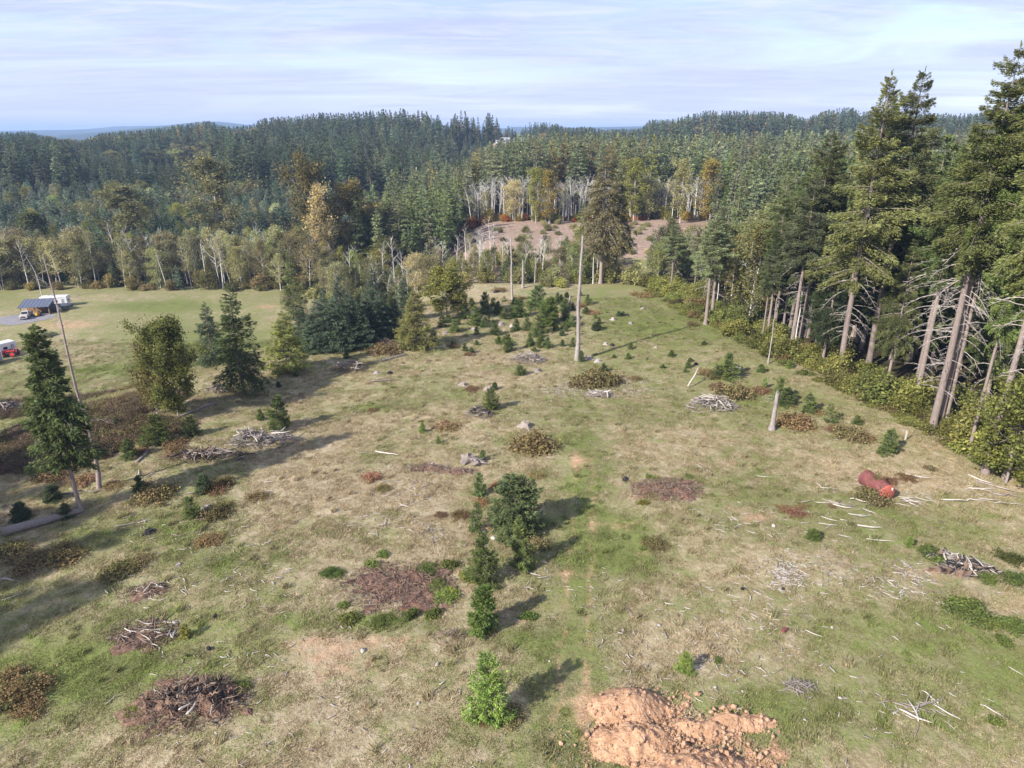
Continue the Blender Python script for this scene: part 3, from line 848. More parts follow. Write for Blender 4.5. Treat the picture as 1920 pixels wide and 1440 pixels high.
SAP = [conifer(41, 3, .12, .95, dz=.16, nb=8, k=60, slen=.20, swid=.34, droop=.10, ragged=.36, up=.8, trunk_r=.045, sides=6, lean=(.12, -.06)),
       conifer(42, 3, .10, 1.15, dz=.17, nb=9, k=56, slen=.20, swid=.34, droop=.05, ragged=.38, up=.85, trunk_r=.05, sides=6, lean=(-.1, .1), bare=.08),
       conifer(43, 3, .15, .75, dz=.18, nb=6, k=44, slen=.20, swid=.34, droop=.08, ragged=.45, up=1.0, trunk_r=.04, sides=6, bare=.15, lean=(.15, .1)),
       conifer(44, 5.5, .1, 2.35, dz=.20, nb=10, k=52, slen=.26, swid=.34, droop=.14, ragged=.26, up=.75, trunk_r=.09, sides=6, taper=.55),
       conifer(45, 3, .1, .8, dz=.16, nb=10, k=70, slen=.20, swid=.34, droop=.0, ragged=.36, up=1.0, trunk_r=.04, sides=6)]
MID = [conifer(51 + i, 26, a, b, dz=.9, nb=6, k=7.0, slen=1.0, swid=.42, droop=c, ragged=.27, up=.6, wood=False, sides=5, bare=.06)
       for i, (a, b, c) in enumerate([(5, 4.2, .3), (8, 3.8, .35), (3, 4.6, .28), (10, 3.6, .4), (6, 3.3, .25)])]
MIDX = [one_mesh(p, 'forest_fir') for p in MID]
FARX = [one_mesh(conifer(61 + i, 26, 2, a, dz=1.15, nb=6, k=3.2, slen=1.6, swid=.5, droop=.3, ragged=.25, up=.6, wood=False, sides=4), 'far_fir') for i, a in enumerate([4.4, 3.8, 5.0, 3.3])]
PLANT = [conifer(71 + i, 9, .4, a, dz=.42, nb=7, k=9, slen=.62, swid=.42, droop=.22, ragged=.22, up=.75, wood=False, sides=5) for i, a in enumerate([2.3, 2.0, 2.6])]
PLANTX = [one_mesh(p, 'young_fir') for p in PLANT]
ALDER = [broadleaf(81, 14, .24, 1.9, 22, 4, 3, leaf=.27, per=7, spread=.5, bark='pale_bark', trunk_r=.15, ascend=1.0),
         broadleaf(82, 14, .18, 2.2, 24, 4, 3, leaf=.27, per=9, spread=.55, bark='pale_bark', trunk_r=.12, ascend=.9),
         broadleaf(83, 15, .32, 1.7, 18, 4, 3, leaf=.27, per=4, spread=.45, bark='pale_bark', trunk_r=.10, ascend=1.2),
         broadleaf(84, 13, .12, 2.5, 24, 5, 3, leaf=.28, per=10, spread=.6, bark='pale_bark', trunk_r=.10, ascend=.8, stems=2)]
BARE = [broadleaf(91, 13, .4, 1.7, 12, 4, 3, per=0, bark='pale_bark', trunk_r=.17, ascend=1.1),
        broadleaf(92, 14, .5, 1.5, 11, 4, 2, per=0, bark='pale_bark', trunk_r=.18, ascend=1.3),
        broadleaf(93, 12, .3, 2.2, 14, 4, 3, per=0, bark='pale_bark', trunk_r=.14, ascend=.8)]
COTTON = [broadleaf(101, 26, .12, 5.4, 28, 6, 5, leaf=.46, per=9, spread=.75, trunk_r=.38, ascend=.8, rough=.35),
          broadleaf(102, 22, .15, 4.6, 24, 6, 5, leaf=.48, per=8, spread=.7, trunk_r=.3, ascend=.9, rough=.4, lean=1.0),
          broadleaf(103, 24, .15, 3.8, 24, 6, 4, leaf=.48, per=6, spread=.7, trunk_r=.33, ascend=1.0, rough=.4)]
OAKISH = [broadleaf(111, 9.5, .10, 3.1, 26, 6, 5, leaf=.24, per=22, spread=.36, trunk_r=.14, ascend=.9, rough=.25),
          broadleaf(112, 8.0, .10, 2.6, 20, 6, 5, leaf=.22, per=15, spread=.34, trunk_r=.12, ascend=.9, rough=.3, stems=2),
          broadleaf(113, 9.0, .15, 2.4, 18, 6, 5, leaf=.26, per=14, spread=.35, trunk_r=.14, ascend=.7, rough=.25),
          broadleaf(114, 9.5, .10, 4.4, 22, 6, 5, leaf=.34, per=12, spread=.42, trunk_r=.16, ascend=.6, rough=.25)]
GREEN = [bush(121 + i, a, b, 18, 16, .17, 'leaf', .22) for i, (a, b) in enumerate([(1.1, 1.5), (1.3, 1.2), (.9, 1.9)])]
BIGB = [bush(131 + i, a, b, 26, 20, .26, 'leaf', .34) for i, (a, b) in enumerate([(2.0, 2.8), (2.3, 2.3), (1.7, 3.6)])]
BRAM = [bush(141 + i, a, b, 20, 14, .13, 'bramble', .2) for i, (a, b) in enumerate([(1.2, .7), (1.0, .6), (1.4, .8)])]
WEED = [bush(151 + i, .55, .4, 12, 12, .13, 'leaf', .12) for i in range(2)]

T_DARK, T_BLUE, T_SAGE = (.085, .108, .05), (.115, .165, .108), (.225, .25, .15)
T_OLIVE, T_YG, T_GREEN = (.19, .19, .078), (.29, .295, .08), (.138, .182, .055)
T_BROWN, T_RED, T_ORANGE, T_TAN = (.23, .165, .085), (.26, .115, .085), (.55, .21, .05), (.43, .40, .215)
T_BRIGHT = (.20, .28, .07)
RG = np.random.default_rng(2026)
def jit(c, a=.14):
    k = 1 + RG.normal(0, a * 1.3)
    return tuple(max(.004, x * max(.5, k) * (1 + RG.normal(0, a * .35))) for x in c)
def mixc(a, b, t): return tuple(x * (1 - t) + y * t for x, y in zip(a, b))

# ------------------------------------------------------------------ labels: look + place, told apart by what stands near
FIELD_MARKS = [('tall bare snag', 1085, 670), ('rusty red tank', 1650, 915), ('round dark fir', 962, 985), ('orange dirt pile', 1230, 1300),
               ('reddish burn patch', 720, 1100), ('charred dirt pile', 380, 1300), ('broken grey snag', 1447, 800), ('wood chip heap', 1255, 910),
               ('long driftwood pile', 480, 825), ('burnt root pile', 1805, 1062), ('tall left spruce', 152, 955), ('fallen grey log', 70, 985),
               ('round stick pile', 990, 670), ('pale slash pile', 1335, 752), ('dark root pile', 900, 768), ('bright foreground fir', 918, 1345),
               ('bramble hummock', 1005, 832), ('grey forked stump', 885, 858), ('yellow green cedar', 780, 650), ('scattered slash patch', 285, 1180),
               ('leafy brown broadleaf', 300, 775), ('bank conifer pair', 450, 730), ('white chip litter', 1510, 1090)]
WOOD_MARKS = [('drooping double spruce', 1125, 400), ('tall bare snag', 1085, 560), ('ridge houses', 955, 262), ('olive cottonwood', 415, 400), ('brown topped cottonwood', 590, 420),
              ('round cottonwood', 245, 430), ('red maple thicket', 900, 412), ('orange cottonwood', 655, 430), ('valley house', 285, 335), ('arching dead tree', 75, 500),
              ('yellow maple', 830, 560), ('layered olive fir', 1600, 480), ('forked tall fir', 1800, 500), ('pole trunk pair', 1330, 590),
              ('yellow fir strip', 1330, 350), ('white trunk alder stand', 960, 370), ('red roofed house', 90, 360), ('carport', 75, 580), ('bare alder clump', 720, 480),
              ('steel grey young firs', 640, 600), ('fence post', 1697, 815), ('broken grey snag', 1447, 700)]
ORD = ['', 'second', 'third', 'fourth', 'fifth', 'sixth', 'seventh', 'eighth', 'ninth', 'tenth', 'eleventh', 'twelfth', 'thirteenth', 'fourteenth', 'fifteenth', 'sixteenth',
       'seventeenth', 'eighteenth', 'nineteenth', 'twentieth'] + ['twenty-%s' % w for w in 'first second third fourth fifth sixth seventh eighth ninth'.split()] + ['thirtieth'] + ['thirty-%s' % w for w in 'first second third fourth fifth sixth seventh eighth ninth'.split()]
WANT = []
def picture(x, y, z):
    f = y * CP - (z - CAM_H) * SP
    return 960 + 1280 * x / f, 720 - 1280 * (y * SP + (z - CAM_H) * CP) / f
def want(o, look, x, y, z, marks):
    u, v = picture(x, y, z)
    best = min(marks, key=lambda m: abs(m[1] - u) + 1.6 * abs(m[2] - v))
    du, dv = u - best[1], v - best[2]
    side = ('left of' if du < 0 else 'right of') if abs(du) > 1.3 * abs(dv) else ('beyond' if dv < 0 else 'in front of')
    WANT.append((look, side, best[0], abs(du) + 1.6 * abs(dv), o))
def settle_labels():
    by = {}
    for w in WANT: by.setdefault(w[:3], []).append(w)
    for (look, side, mark), ws in by.items():
        for i, w in enumerate(sorted(ws, key=lambda w: w[3])):
            o_ = ORD[min(i, len(ORD) - 1)]
            w[4]['label'] = ('%s, %s %s the %s' % (look, o_, side, mark)).replace(',  ', ', ')

# ------------------------------------------------------------------ planting
def plant(name, p, x, y, H, tint, label=None, cat='tree', group=None, rz=None, width=1.0, tilt=(0, 0), bark=None, sink=.0):
    """one tree: an Empty at its foot, trunk and crown under it"""
    s = H / p['H']
    rz = RG.random() * 6.28 if rz is None else rz
    r = thing(name, label, cat, (x, y, gz(x, y) - sink), rz, (s * width, s * width, s), group, tilt)
    for nm, key in (('trunk', 'trunk'), ('crown', 'crown'), ('foliage', 'foliage'), ('stems', 'stems')):
        if key in p:
            o = link(nm, p[key], r, tint=tint)
    return r
def plant_px(name, p, u, v, vtop, tint, label, cat='tree', group=None, width=None, halfpx=None, **kw):
    """a tree whose foot is sighted at (u, v) and whose top at height vtop"""
    x, y = on_ground(u, v)
    H = rise(x, y, vtop)
    w = 1.0
    if halfpx: w = (halfpx * scale_at(x, y, H * .4)) / (p['R'] * H / p['H'])
    if width: w = width
    return plant(name, p, x, y, H, tint, label, cat, group, width=w, **kw)
def plant_one(name, mesh, H0, x, y, H, tint, cat='tree', group=None, w=1.0):
    s = H / H0
    o = link(name, mesh, None, (x, y, gz(x, y)), (0, 0, RG.random() * 6.28), (s * w, s * w, s), tint)
    return tag(o, None, cat, group)
# ------------------------------------------------------------------ the tall firs along the right edge
G_EDGE = 'tall firs along the edge of the right-hand forest'
heroes = [  # foot u, v, top v, kind, half width px, tint, label
    (1572, 705, 135, 0, 84, mixc(mixc(T_OLIVE, T_BROWN, .2), T_GREEN, .45), 'layered olive fir with drooping tiers and a thin sparse top, trunk bare near the field'),
    (1745, 812, 82, 1, 92, mixc(T_GREEN, T_OLIVE, .55), 'tallest fir of the right edge, thick leaning trunk above green bushes'),
    (1757, 808, 150, 2, 66, T_GREEN, 'fir with brown trunk standing just right of the tallest fir'),
    (1712, 768, 262, 2, 60, mixc(T_DARK, T_GREEN, .4), 'fir with wide grey trunk foot standing left of the tallest fir'),
    (1768, 806, 190, 4, 52, T_GREEN, 'slim fir at the right end of the four-trunk cluster'),
    (1627, 690, 128, 1, 76, mixc(T_DARK, T_OLIVE, .4), 'dark pointed fir behind the layered olive fir'),
    (1815, 852, 330, 4, 38, T_GREEN, 'thin leaning fir trunk between the trunk cluster and the yellow maple tree'),
    (1848, 887, 96, 1, 84, mixc(T_GREEN, T_OLIVE, .5), 'large green fir behind the yellow-leaved maple, its trunk foot in shade'),
    (1886, 897, 60, 1, 80, mixc(T_GREEN, T_OLIVE, .3), 'green fir at the right picture border with low hanging boughs'),
    (1500, 650, 245, 0, 66, mixc(T_DARK, T_OLIVE, .35), 'dark broad fir with reddish trunk left of the layered olive fir'),
    (1483, 657, 330, 2, 46, mixc(T_DARK, T_SAGE, .3), 'narrower dark fir with bare twiggy trunk beside the broad dark fir'),
    (1440, 612, 330, 2, 40, mixc(T_GREEN, T_SAGE, .4), 'mid green fir on a pale twin trunk at the forest edge'),
    (1452, 618, 355, 4, 34, mixc(T_GREEN, T_SAGE, .3), 'second pale trunk of the twin firs at the forest edge'),
    (1323, 608, 402, 4, 40, mixc(T_SAGE, T_GREEN, .4), 'sage fir on the thinner of two white poles at the far field corner'),
    (1335, 588, 385, 4, 36, mixc(T_SAGE, T_GREEN, .4), 'sage fir on the taller of two white poles at the far field corner'),
    (1258, 545, 420, 2, 26, mixc(T_SAGE, T_GREEN, .5), 'slender sage fir at the far right corner of the field'),
]
LIMBS = []
for i in range(5):
    rg = np.random.default_rng(300 + i)
    k = 7; P = np.zeros((k, 3)); s_ = np.linspace(0, 1, k)
    P[:, 0] = s_; P[:, 2] = -.05 * s_ - .34 * s_ ** 2.2 + rg.normal(0, .012, k); P[:, 1] = np.cumsum(rg.normal(0, .025, k))
    g = Geo()
    V, Q = tubes(P[None], (.0105 * np.linspace(1, .3, k))[None], 4); g.add(V, Q)
    for j in range(14):
        q = rg.integers(2, k - 1); sd = rg.choice([-1, 1])
        PF = np.array([P[q], P[q] + [.07, sd * .06, -.02], P[q] + [.12, sd * .11, -.07 * rg.random()]])
        V, Q = tubes(PF[None], np.array([[.005, .004, .002]]), 3); g.add(V, Q)
    LIMBS.append(g.mesh('dead_limb', [M['dead_limb']]))
for i, (u, v, vt, kd, hw, tint, lab) in enumerate(heroes):
    o = plant_px('fir_tree', HERO[kd], u, v, vt, tint, lab, 'tree', G_EDGE, halfpx=hw * 1.06)
    n = [30, 44, 40, 52, 34, 8, 14, 26, 20, 30, 34, 22, 18, 10, 10, 6][i]
    H = HERO[kd]['H']; zb = [12, 15, 17, 8, 14][kd]
    for j in range(n):
        z = H * RG.uniform(.10, .13) + (zb * 1.25 - H * .1) * RG.random() ** .8
        L = RG.uniform(.5, 1.1) * (2.0 + 3.0 * min(1, z / zb))
        link('dead_limb', LIMBS[RG.integers(5)], o, (0, 0, z), (0, RG.normal(0, .14), RG.random() * 6.28), (L, L, L))

# bare pole trunks and snags
def pole_tree(seed, H, r0, r1, limbs_n=14, limb_len=1.0, zfrom=.3, crook=.0, bark='grey_bark', broken=True):
    rg = np.random.default_rng(seed)
    k = 12
    kz = np.linspace(-.01, 1, k) * H
    P = np.zeros((k, 3)); P[:, 2] = kz
    P[:, 0] = np.cumsum(rg.normal(0, .004 * H, k)) + crook * H * (kz / H) ** 3
    P[:, 1] = np.cumsum(rg.normal(0, .004 * H, k))
    fr = np.clip(kz / H, 0, 1)
    rad = r0 + (r1 - r0) * fr; rad[:2] *= np.array([1.5, 1.28])
    g = Geo(); V, Q = tubes(P[None], rad[None], 9); g.add(V, Q)
    if broken:
        top = P[-1]; n = 9
        an = np.arange(n) / n * 6.283
        ring = top + np.stack([np.cos(an) * r1, np.sin(an) * r1, np.zeros(n)], -1)
        tip = ring * [1, 1, 1] + np.stack([np.zeros(n), np.zeros(n), rg.uniform(.1, 1.1, n) * r1 * 3], -1)
        tip[:, :2] = top[:2] + (tip[:, :2] - top[:2]) * .8
        W = np.concatenate([ring, tip, [top + [0, 0, .02]]])
        Qs = [(a, (a + 1) % n, n + (a + 1) % n, n + a) for a in range(n)]
        Ts = [(n + a, n + (a + 1) % n, 2 * n) for a in range(n)]
        g.add(W, Qs, Ts)
    trunk = g.mesh('trunk', [M[bark]], smooth_mats=(0,))
    out = []
    for j in range(limbs_n):
        z = H * (zfrom + (1 - zfrom) * rg.random() * .97)
        out.append((z, np.interp(z, kz, P[:, 0]), np.interp(z, kz, P[:, 1]), rg.random() * 6.28, limb_len * rg.uniform(.4, 1.2), rg.normal(0, .3)))
    return dict(trunk=trunk, limbs=out, H=H)
def snag(name, u, v, vt, r0, r1, label, seed, n=14, L=1.0, zfrom=.3, crook=0.0, bark='grey_bark', cat='dead tree', up=0.0, group=None):
    x, y = on_ground(u, v)
    H = rise(x, y, vt)
    p = pole_tree(seed, H, r0, r1, n, L, zfrom, crook, bark)
    o = thing(name, label, cat, (x, y, gz(x, y)), 0, (1, 1, 1), group)
    link('trunk', p['trunk'], o)
    for z, lx, ly, az, ll, dip in p['limbs']:
        link('limb', LIMBS[RG.integers(5)], o, (lx, ly, z), (0, dip - up, az), (ll, max(ll, .9 + r0), max(ll, .9 + r0)))
    return o
snag('tall_snag', 1083, 676, 446, .36, .17, 'tall bare grey snag standing alone in the middle of the field', 401, 46, .8, .3)
snag('thin_snag', 961, 567, 447, .24, .11, 'thin grey snag pole at the far end of the field', 402, 8, .9, .5)
snag('short_snag', 980, 540, 492, .30, .17, 'short broken snag with side limbs at the far thicket', 403, 14, 2.6, .25)
snag('broken_snag', 1447, 806, 742, .34, .22, 'broken grey snag in the right field with short upturned limbs at its top', 404, 9, 1.7, .72, up=.5)
snag('leaning_dead_tree', 184, 917, 482, .19, .05, 'tall thin dead conifer beside the tall spruce with bare foot', 405, 36, 2.2, .18, -.02, 'fir_bark', cat='dead tree')
snag('pole_stump', 1068, 582, 560, .26, .22, 'reddish upright pole stump among the young firs', 406, 0, bark='fir_bark')
snag('pole_stump', 551, 597, 562, .20, .16, 'dark pole stump at the edge of the bare dirt slope', 407, 2, .8, bark='fir_bark')
snag('arching_dead_tree', 82, 562, 478, .16, .03, 'arching dead white tree bending over the lower left thicket', 408, 14, 4.0, .25, -.18, 'pale_bark')
snag('white_pole', 1492, 640, 480, .12, .06, 'white dead pole among the dark edge firs', 409, 10, 1.4, .4, bark='pale_bark')
snag('white_pole', 1537, 668, 540, .12, .06, 'pale thin pole beside the dark broad fir', 410, 16, 1.8, .3, bark='pale_bark')
snag('white_pole', 1440, 682, 560, .10, .05, 'slender grey pole rising from the yellow bushes at the field edge', 411, 8, 1.2, .5)
snag('white_pole', 1112, 532, 470, .12, .07, 'short white pole left of the drooping double spruce trunk', 412, 2, 1.0, .6, bark='pale_bark')

# ------------------------------------------------------------------ trees standing in and beside the field, left
spr = plant_px('spruce_tree', FIELD[0], 152, 962, 612, mixc(T_DARK, T_GREEN, .35), 'tall ragged spruce on the left with a long bare foot', halfpx=45)
for j in range(10):
    link('dead_limb', LIMBS[RG.integers(5)], spr, (0, 0, RG.uniform(2, 6)), (0, RG.normal(0, .2), RG.random() * 6.28), (.9, .9, .9))
plant_px('broadleaf_tree', OAKISH[1], 292, 778, 658, mixc(T_OLIVE, T_BROWN, .35), 'thin brownish broadleaf tree, left of its green twin', halfpx=34)
plant_px('broadleaf_tree', OAKISH[0], 335, 780, 626, mixc(mixc(T_GREEN, T_OLIVE, .5), T_YG, .3), 'rounded green broadleaf tree on the grassy bank', halfpx=42)
plant_px('spruce_tree', FIELD[1], 402, 690, 566, mixc(T_DARK, T_BLUE, .3), 'dark narrow spruce at the left of the conifer pair on the bank', halfpx=36)
plant_px('spruce_tree', FIELD[1], 457, 736, 531, mixc(T_DARK, T_GREEN, .25), 'large dark spruce at the right of the conifer pair on the bank', halfpx=52)
plant_px('cedar_tree', FIELD[2], 541, 697, 584, mixc(T_GREEN, T_YG, .45), 'yellow-green cedar beside the left row of dense firs', halfpx=40)
plant_px('cedar_tree', FIELD[2], 779, 653, 545, mixc(T_OLIVE, T_YG, .35), 'yellow-green cedar standing at the right end of the dense fir row', halfpx=38)
plant_px('maple_tree', OAKISH[2], 838, 598, 508, mixc(T_YG, T_OLIVE, .2), 'yellow-leaved maple behind the cedar at the far field', halfpx=32)
plant_px('maple_tree', OAKISH[3], 1886, 905, 752, mixc(T_YG, T_GREEN, .45), 'leafy yellow-green maple at the right border below the firs', halfpx=66)
for (u, v, vt, hw, t, lab) in [(572, 655, 575, 28, .2, 'first steel green fir of the dense row beside the cedar'), (600, 658, 562, 32, .5, 'broad blue-green fir, second in the dense row'),
        (634, 655, 556, 32, .6, 'blue-green fir in the middle of the dense row'), (660, 648, 548, 30, .3, 'dark fir rising behind the middle of the dense row'),
        (690, 640, 552, 30, .7, 'pale blue-green fir near the right end of the dense row'), (716, 636, 545, 28, .1, 'dark green fir at the right end of the dense row'),
        (586, 660, 588, 26, .4, 'low teal fir at the left foot of the dense row'), (618, 660, 580, 27, .7, 'low pale fir between the two broad firs of the dense row'), (648, 657, 578, 26, .45, 'low green fir in the heart of the dense row'), (674, 650, 568, 26, .6, 'bushy teal fir right of the middle of the dense row'),
        (704, 642, 570, 26, .35, 'bushy dark fir low in the right part of the dense row'), (730, 634, 572, 26, .5, 'bushy fir closing the gap before the cedar'), (688, 650, 590, 22, .5, 'small blue-green fir in front of the dense row'), (742, 630, 560, 24, .3, 'green fir between the dense row and the cedar'),
        (640, 610, 520, 24, .2, 'narrow dark fir behind the dense row'), (705, 600, 505, 24, .5, 'slim blue fir behind the dense row, toward the maple'),
        (760, 600, 520, 24, .6, 'blue fir standing behind the yellow-green cedar'), (610, 612, 540, 22, .4, 'narrow blue fir behind the left part of the dense row')]:
    plant_px('dense_fir', FIELD[3 if hw < 30 else 2], u, v, vt, mixc(T_DARK, T_BLUE, .35 + .65 * t), lab, 'tree', 'dense young firs in the left row', halfpx=hw)
plant_px('young_fir', FIELD[3], 555, 600, 468, mixc(T_GREEN, T_OLIVE, .4), 'fir with a leaning top before the brown topped cottonwood', 'tree', halfpx=24)

# ------------------------------------------------------------------ the drooping double spruce and the big cottonwoods
plant_px('spruce_tree', SPRUCE[0], 1126, 532, 282, mixc(T_BROWN, T_DARK, .55), 'tall brownish drooping spruce at the far end of the field', halfpx=50)
plant_px('spruce_tree', SPRUCE[0], 1152, 528, 300, mixc(T_DARK, T_BROWN, .25), 'dark spruce standing behind the brownish drooping spruce', halfpx=34)
plant_px('spruce_tree', SPRUCE[1], 1090, 530, 375, mixc(T_GREEN, T_OLIVE, .3), 'lower green spruce at the left of the drooping spruce', halfpx=30)
for (u, v, vt, hw, kd, t, lab) in [(415, 470, 303, 46, 0, mixc(T_OLIVE, T_TAN, .35), 'tall olive cottonwood with a bushy tan crown'),
        (590, 522, 312, 36, 1, mixc(T_BROWN, T_OLIVE, .6), 'brown topped cottonwood with long pale trunk'),
        (245, 470, 352, 46, 0, mixc(T_OLIVE, T_TAN, .15), 'rounded brownish cottonwood among the young firs'),
        (607, 528, 350, 22, 2, mixc(T_ORANGE, T_TAN, .86), 'thin rust orange tree beside the brown topped cottonwood'),
        (660, 512, 350, 40, 0, mixc(T_BROWN, T_YG, .35), 'orange-brown cottonwood left of the bare alders'),
        (80, 480, 400, 30, 2, mixc(T_OLIVE, T_GREEN, .4), 'olive cottonwood near the left border above the alders'),
        (700, 500, 395, 34, 1, mixc(T_BROWN, T_TAN, .35), 'greyish brown broadleaf beside the orange-brown cottonwood'),
        (1030, 420, 322, 18, 2, mixc(T_YG, T_ORANGE, .2), 'bright yellow tree above the white trunk alders'),
        (1005, 418, 318, 14, 2, T_YG, 'yellow-green tree above the white trunk alders'),
        (1188, 415, 300, 22, 2, T_YG, 'yellow-green strip tree right of the drooping spruce'),
        (1330, 420, 305, 24, 2, mixc(T_YG, T_ORANGE, .22), 'orange-yellow broadleaf at the right end of the far clearing'),
        (1275, 418, 302, 18, 2, mixc(T_YG, T_TAN, .5), 'tan orange crown beside the yellow broadleaf at the clearing')]:
    plant_px('cottonwood_tree', COTTON[kd], u, v, vt, t, lab, 'tree', 'autumn cottonwoods', halfpx=hw)

# ------------------------------------------------------------------ saplings in the field
G_SAP = 'young firs scattered over the field'
sap = [  # u, foot v, top v, half width, kind, tint
    (964, 1000, 899, 50, 3, .12), (984, 1066, 980, 19, 0, .35), (905, 1092, 1003, 27, 1, .4), (888, 995, 942, 17, 2, .3), (900, 930, 888, 11, 0, .3), (908, 1182, 1106, 23, 4, .55), (918, 1349, 1234, 34, 1, .95),
    (524, 805, 746, 23, 1, .35), (489, 787, 767, 7, 0, .3), (294, 833, 782, 23, 1, .4), (362, 817, 780, 13, 1, .35), (243, 860, 826, 13, 0, .3), (262, 920, 893, 10, 0, .2), (384, 922, 890, 16, 3, .1),
    (100, 939, 912, 16, 3, .0), (43, 973, 943, 18, 3, .0), (127, 971, 945, 11, 0, .1), (361, 971, 933, 14, 1, .4),
    (952, 659, 628, 10, 1, .4), (920, 768, 730, 15, 1, .4), (928, 730, 717, 6, 3, .1), (975, 703, 686, 11, 1, .5), (928, 628, 608, 11, 1, .3), (887, 610, 574, 11, 0, .4), (895, 608, 580, 10, 1, .3), (907, 613, 595, 9, 1, .3),
    (912, 588, 549, 11, 0, .3), (933, 588, 566, 10, 1, .35), (947, 598, 578, 9, 1, .5), (872, 583, 564, 7, 0, .3), (869, 598, 582, 9, 1, .4), (853, 622, 600, 10, 1, .4), (828, 613, 592, 8, 0, .3), (968, 619, 599, 8, 1, .4),
    (988, 620, 596, 9, 1, .4), (1013, 624, 591, 15, 1, .4), (1028, 608, 559, 20, 3, .75), (1003, 578, 536, 19, 1, .35), (973, 594, 562, 14, 1, .4), (1060, 601, 579, 9, 0, .3), (1058, 585, 561, 9, 0, .3), (1073, 612, 593, 10, 1, .4),
    (1045, 566, 549, 5, 0, .2), (1053, 565, 553, 6, 1, .2), (1063, 558, 548, 5, 3, .1), (1102, 571, 553, 8, 1, .5), (1075, 581, 567, 5, 3, .1), (1118, 619, 604, 10, 3, .0), (1160, 593, 584, 6, 3, .1), (1168, 592, 584, 5, 0, .2),
    (1132, 697, 682, 7, 0, .3), (996, 646, 624, 6, 0, .5), (1011, 651, 631, 7, 0, .4), (1027, 653, 633, 6, 0, .4), (1042, 620, 607, 6, 3, .2), (1061, 621, 612, 5, 3, .1), (1053, 629, 619, 6, 3, .1), (1055, 649, 637, 5, 0, .3),
    (1073, 650, 634, 7, 1, .3), (1089, 678, 659, 6, 3, .1), (1098, 588, 576, 7, 0, .3), (1182, 654, 642, 5, 0, .6), (1177, 673, 662, 6, 1, .5), (1259, 668, 657, 6, 0, .5), (1151, 671, 665, 4, 3, .3), (813, 648, 620, 9, 0, .2),
    (1367, 710, 664, 19, 1, .45), (1345, 709, 686, 12, 1, .35), (1462, 754, 712, 16, 1, .4), (1474, 758, 729, 17, 1, .3), (1515, 773, 739, 12, 0, .35), (1557, 793, 759, 11, 2, .5), (1606, 796, 779, 8, 1, .4), (1663, 850, 807, 18, 1, .35),
    (1426, 698, 683, 7, 0, .5), (1432, 728, 709, 7, 2, .8), (1320, 647, 639, 5, 0, .4), (1703, 1024, 1006, 7, 0, .95), (1284, 1259, 1225, 14, 1, .8), (349, 1195, 1172, 9, 0, 1.2), (1285, 698, 690, 4, 0, .5), (1290, 690, 672, 5, 0, .4),
    (1294, 678, 671, 5, 3, .1), (650, 672, 655, 6, 0, .1), (556, 706, 697, 5, 3, .2), (523, 726, 716, 5, 3, .2), (792, 811, 792, 6, 0, .9), (821, 831, 818, 5, 0, .6), (218, 800, 783, 6, 0, .2), (903, 863, 845, 8, 1, .4), (1000, 575, 560, 6, 0, .3),
    (935, 640, 630, 5, 0, .4), (1022, 648, 640, 4, 0, .4), (1242, 690, 683, 5, 0, .5), (1480, 690, 676, 6, 0, .6), (840, 605, 590, 7, 0, .3), (860, 580, 568, 6, 1, .3), (1040, 600, 585, 8, 1, .4), (1018, 585, 566, 8, 0, .3), (1525, 1010, 993, 13, 3, .4),
]
for i in range(46):
    u_, v_ = float(RG.uniform(840, 1130)), float(RG.uniform(552, 664))
    sap.append((u_, v_, v_ - RG.uniform(6, 17), RG.uniform(3, 7), int(RG.integers(3)), RG.uniform(.2, .5)))
for (u, v, vt, hw, kd, t) in sap:
    tint = mixc(mixc(T_DARK, T_BLUE, .4), T_GREEN, min(1, .1 + t * 2.2)) if t <= .5 else mixc(T_GREEN, T_BRIGHT if t < 1.1 else T_YG, min(1, .25 + (t - .5) * 2))
    x, y = on_ground(u, v)
    H = max(.45, rise(x, y, vt) * 1.03)
    w = (hw * scale_at(x, y)) / (SAP[kd]['R'] * H / SAP[kd]['H'])
    o = plant('sapling_fir', SAP[kd], x, y, H, jit(tint, .08), None, 'sapling', G_SAP, width=float(np.clip(w, .6, 2.2)), tilt=(RG.normal(0, .05), RG.normal(0, .05)))
    size = 'tiny' if H < .9 else 'small' if H < 1.8 else 'mid-sized' if H < 3.2 else 'large'
    col = 'near-black' if t <= .1 else 'dark green' if t <= .3 else 'green' if t <= .5 else 'bright green' if t < 1.1 else 'yellow-green'
    shape = ['pointed', 'broad', 'wispy', 'domed', 'column-shaped'][kd]
    want(o, '%s %s %s young fir' % (size, shape, col), x, y, gz(x, y), FIELD_MARKS)

# ------------------------------------------------------------------ the forests
cand = []    # class, x, y, H, tint, weight, kind, place words
def wobble(x, y, s, sc=.05): return fbm(np.array([x * sc]), np.array([y * sc]), s, 2)[0]
def free(x, y, taken, d):
    for (a, b) in taken:
        if (a - x) ** 2 + (b - y) ** 2 < d * d: return False
    return True
def grid(x0, x1, y0, y1, step):
    for y in np.arange(y0, y1, step):
        for x in np.arange(x0, x1, step):
            yield x + RG.uniform(-.42, .42) * step, y + RG.uniform(-.42, .42) * step
hero_xy = [on_ground(h[0], h[1]) for h in heroes]
